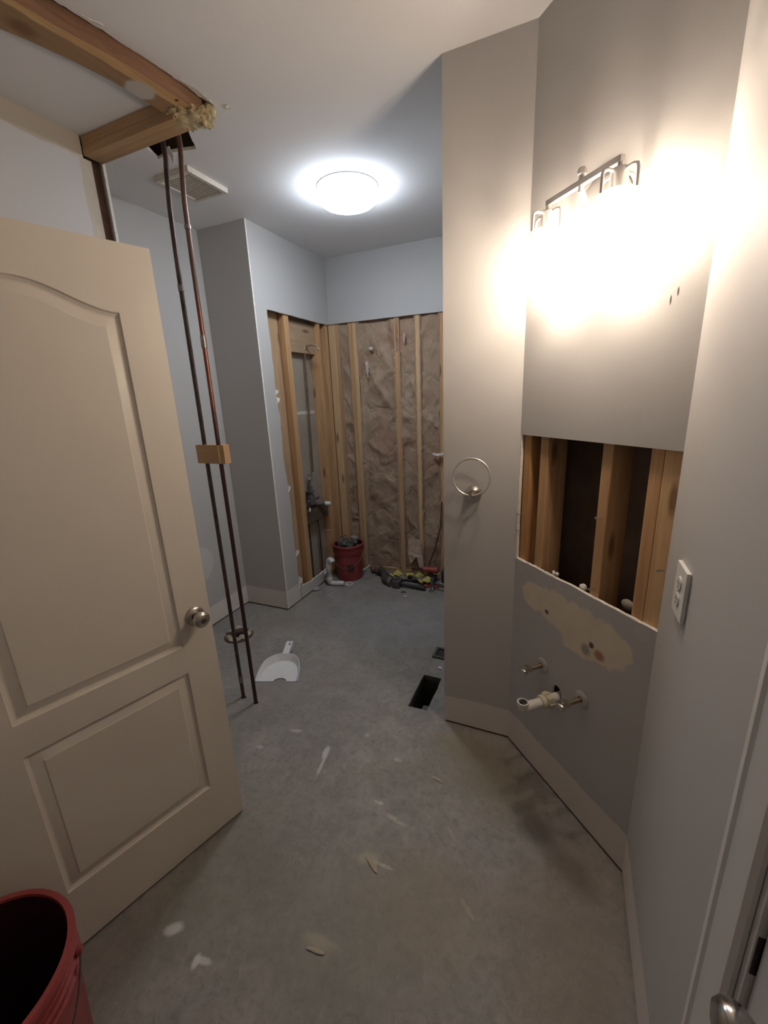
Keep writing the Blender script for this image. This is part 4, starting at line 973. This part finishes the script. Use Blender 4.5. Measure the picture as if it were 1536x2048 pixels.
# ---------------------------------------------------------------- register cover lying by the pier
rc = thing('floor_register', 'brown metal floor register cover lying beside the pier', 'register', (-.635, 2.30, 0), .0)
RM = plain('register_bronze', (.12, .105, .09), .5, .5, var=.1)
b = MB()
for (a, c, e, g) in ((-.07, .17, -.055, -.040), (-.07, .17, .040, .055), (-.07, -.052, -.0398, .0398), (.152, .17, -.0398, .0398), (.02, .035, -.0398, .0398)): b.bbox(a, c, e, g, .001, .014, .001)
b.build('frame', RM, rc); b = MB(); b.box(-.052, .152, -.04, .04, .001, .003); b.build('louvre_tray', DARKPL, rc)
sh = MB(); bm = bmesh.new(); bmesh.ops.create_icosphere(bm, subdivisions=2, radius=.011)
for v in bm.verts: v.co = Vector((v.co.x*1.3, v.co.y*.8, v.co.z*.5))*(1+.4*noise.noise(v.co*120))
sh.bm(bm, 0, Matrix.Translation((0, 0, .005))); o = sh.build('plaster_chip', GYP, smooth=40); o.location = (-.625, 2.155, 0); tag(o, 'small white plaster chip between floor vent hole and pier', 'chip')

# ---------------------------------------------------------------- tools and scraps along the back wall
def lump(name, c, r, m, sx=1, sy_=1, sz=1, seed=0, k=.35, sub=2, rz=0):
    bm = bmesh.new(); bmesh.ops.create_icosphere(bm, subdivisions=sub, radius=r)
    for v in bm.verts:
        v.co = v.co*(1+k*noise.noise(v.co*(1.2/r)+Vector((seed, 0, 0)))); v.co = Vector((v.co.x*sx, v.co.y*sy_, max(v.co.z*sz, -c[2]+.0005) if False else v.co.z*sz))
    zmin = min(v.co.z for v in bm.verts)
    b = MB(); b.bm(bm, 0, Matrix.Translation((0, 0, -zmin)) @ Matrix.Rotation(rz, 4, 'Z')); o = b.build(name, m, smooth=60); o.location = c; return o
def glove(loc, rz, label):
    t = thing('work_glove', label, 'glove', loc, rz)
    bm = bmesh.new(); bmesh.ops.create_icosphere(bm, subdivisions=2, radius=.04)
    for v in bm.verts: v.co = Vector((v.co.x*1.1, v.co.y*.85, v.co.z*.38+.016))
    b = MB(); b.bm(bm); b.build('palm', plain('glove_grey', (.16, .155, .14), .85, var=.2), t, smooth=60)
    for i in range(4):
        y = -.026+.017*i; q = [.062, .075, .072, .058][i]
        b = MB(); b.tube([(.03, y, .017), (.03+q*.5, y*1.25, .022+.004*i), (.03+q, y*1.35, .012)], [.0095, .009, .007], 8); b.build('finger', YELLOW, t, smooth=60)
    b = MB(); b.tube([(.0, -.03, .016), (.02, -.052, .02), (.045, -.062, .014)], [.011, .010, .008], 8); b.build('thumb', YELLOW, t, smooth=60)
    b = MB(); b.tube([(-.035, 0, .016), (-.075, 0, .017)], [.026, .030], 12, M=Matrix.Diagonal((1, 1, .55, 1))); b.build('cuff', plain('glove_cuff', (.05, .05, .05), .8), t, smooth=50)
    return t
glove((-1.445, 3.362, .0), .1, 'yellow and grey work glove nearest the small red bucket')
glove((-1.235, 3.385, .0), .0, 'yellow-fingered work glove on top of the tool pile')
glove((-1.120, 3.262, .0290), -.1, 'yellow-fingered work glove lying across the black tool handle')
# tape measure
tmz = thing('tape_measure', 'yellow and black tape measure in front of the hanging brown paper', 'tape measure', (-1.235, 3.300, 0), .4)
b = MB(); b.bbox(-.036, .036, -.018, .018, .001, .066, .009); b.build('case', YELLOW, tmz, smooth=40)
b = MB(); b.lathe([(.0001, 0), (.022, 0), (.024, .002), (.0001, .003)], along((0, -.018, .036), (0, -1, 0)), 20); b.build('side_disc', DARKPL, tmz, smooth=40)
b = MB(); b.bbox(.030, .050, -.011, .011, .001, .012, .002); b.build('tape_mouth', DARKPL, tmz)
# work boot-like dark elbow: cast-iron trap
ct = thing('iron_trap', 'dark bent cast iron drain trap lying by the bucket', 'pipe', (-1.435, 3.220, 0), -.35)
b = MB(); b.tube([(-.13, .05, .05), (-.08, .045, .055), (-.03, .02, .045), (.0, -.02, .036), (.04, -.045, .036), (.09, -.045, .036)], [.030, .030, .031, .034, .035, .034], 18); b.build('bend', plain('trap_iron', (.085, .075, .065), .6, .4, var=.3), ct, smooth=60)
b = MB(); b.tube([(.085, -.045, .038), (.115, -.045, .038)], .039, 20); b.build('hub', plain('trap_hub', (.21, .19, .17), .6, .3, var=.3), ct, smooth=40)
b = MB(); b.tube([(-.155, .052, .05), (-.125, .05, .05)], .036, 18); b.build('collar', RUST, ct, smooth=40)
# short copper scrap
cs = thing('pipe_scrap', 'rust-brown pipe tee beside the small red bucket', 'pipe', (-1.600, 3.37, 0), .7)
b = MB(); b.tube([(-.05, 0, .032), (.05, 0, .032)], .028, 16); b.tube([(0, 0, .032), (0, -.045, .040)], .024, 16); b.build('tee', RUST, cs, smooth=50)
b = MB(); b.tube([(.045, 0, .032), (.06, 0, .032)], .034, 16); b.build('collar', RUST, cs, smooth=50)
# white strip leaning on bucket
o = MB(); o.bbox(-.006, .006, -.004, .004, 0, .085, .001); q = o.build('white_stick', PVC); q.location = (-1.595, 3.055, .012); q.rotation_euler = (0, math.radians(52), .2); tag(q, 'short white plastic strip leaning by the small red bucket', 'strip')
q.location = (-1.640, 3.175, .10)
# sledge hammer with block head
sg = thing('sledgehammer', 'short sledgehammer with grey block head and long black handle', 'hammer', (-1.295, 3.145, 0), math.radians(-1))
b = MB(); b.bbox(-.035, .035, -.05, .05, .001, .066, .007); b.build('head', plain('hammer_head_steel', (.12, .115, .115), .5, .6, var=.15), sg, smooth=40)
b = MB(); b.tube([(.03, 0, .030), (.12, .0, .027), (.255, 0, .022)], [.014, .015, .018], 12); b.build('handle', DARKPL, sg, smooth=50)
# claw hammer
ch = thing('claw_hammer', 'claw hammer leaning at the right end of the tool pile', 'hammer', (-.985, 3.165, 0), .0)
b = MB(); b.tube([(0, 0, .115), (0, 0, .085)], .015, 14); b.tube([(0, 0, .085), (0, 0, .06)], .010, 12)
for e in (-.007, .007): b.tube([(e*.4, 0, .065), (e, .0, .035), (e*1.4, -.022, .012), (e*1.6, -.045, .004)], [.009, .007, .005, .003], 8)
b.bbox(-.011, .011, -.012, .012, .055, .085, .003); b.build('head', plain('hammer_steel', (.22, .21, .21), .4, .8), ch, smooth=40)
b = MB(); b.tube([(.0, .01, .07), (.10, .01, .045), (.18, .0, .018)], [.010, .012, .014], 12); b.build('handle', DARKPL, ch, smooth=50)
# black pry bar and power tool body behind
pt_ = thing('pry_bar', 'black pry bar lying under the gloves', 'pry bar', (-1.085, 3.262, 0), -.02)
b = MB(); b.tube([(-.17, 0, .016), (.20, 0, .012)], .009, 10); b.tube([(.20, 0, .012), (.225, 0, .020), (.232, 0, .045), (.225, 0, .06)], [.009, .010, .009, .004], 10); b.tube([(-.17, 0, .016), (-.20, 0, .008), (-.225, 0, .004)], [.009, .010, .005], 10); b.build('bar', BLACKM, pt_, smooth=50)
dl = thing('cordless_tool', 'black and red cordless tool at the right of the tool pile', 'power tool', (-1.050, 3.355, 0), .1)
b = MB(); b.bbox(-.05, .05, -.035, .035, .001, .045, .008); b.build('battery', DARKPL, dl, smooth=40)
b = MB(); b.tube([(0, 0, .045), (-.01, 0, .085)], [.020, .018], 12); b.build('grip', DARKPL, dl, smooth=50)
b = MB(); b.tube([(-.075, 0, .105), (.06, 0, .105)], [.024, .030], 14); b.build('body', plain('tool_red', (.36, .06, .045), .5), dl, smooth=50)
b = MB(); b.tube([(-.075, 0, .105), (-.11, 0, .105)], [.016, .010], 12); b.build('chuck', BLACKM, dl, smooth=50)
rs = thing('hand_saw', 'red-handled tool lying flat at the end of the tool pile', 'saw', (-1.00, 3.222, .0), .15)
b = MB(); b.bbox(-.05, .06, -.012, .012, .001, .02, .004); b.bbox(-.07, -.04, -.02, .02, .001, .02, .004); b.build('handle', plain('tool_red', (.36, .06, .045)), rs, smooth=40)
b = MB(); b.box(-.20, -.07, -.016, .010, .006, .008); b.build('blade', BLACKM, rs)
bt = thing('plastic_bottle', 'dark bottle standing at the right end of the tools by the pier', 'bottle', (-.925, 3.36, 0))
b = MB(); b.lathe([(.0001, 0), (.030, 0), (.032, .004), (.032, .085), (.026, .105), (.012, .115), (.012, .125)], n=28); b.build('body', DARKPL, bt, smooth=40)
b = MB(); b.lathe([(.014, .118), (.014, .138), (.0001, .139)], n=20); b.build('lid', BLACKM, bt, smooth=40)
# small bits on the floor
b = MB(); b.tube(arc((0, 0, .006), .016, .3, 3.4, 10, 2), .006, 8); o = b.build('washer_clip', RUST, smooth=50); o.location = (-1.20, 3.04, 0); tag(o, 'small curved rusty clip on the floor before the tools', 'clip')
o = lump('plaster_chip', (-1.165, 2.99, 0), .009, GYP, 1.5, .8, .4, 3); tag(o, 'small white chip next to the rusty clip', 'chip')
for i, (x, y, r, lb) in enumerate(((-.545, .985, .016, 'curled beige scrap of compound on the floor, middle of room'), (-.425, 1.405, .014, 'thin brown splinter on the floor left of the vanity corner'), (-.60, .70, .015, 'beige scrap on the near floor below the middle scrap'))):
    o = lump('floor_scrap', (x, y, 0), r, plain('scrap_beige', (.40, .35, .26), .9), 2.0, .5, .18, i*7+2, .5); o.rotation_euler = (0, 0, -.5+.3*i); tag(o, lb, 'scrap')
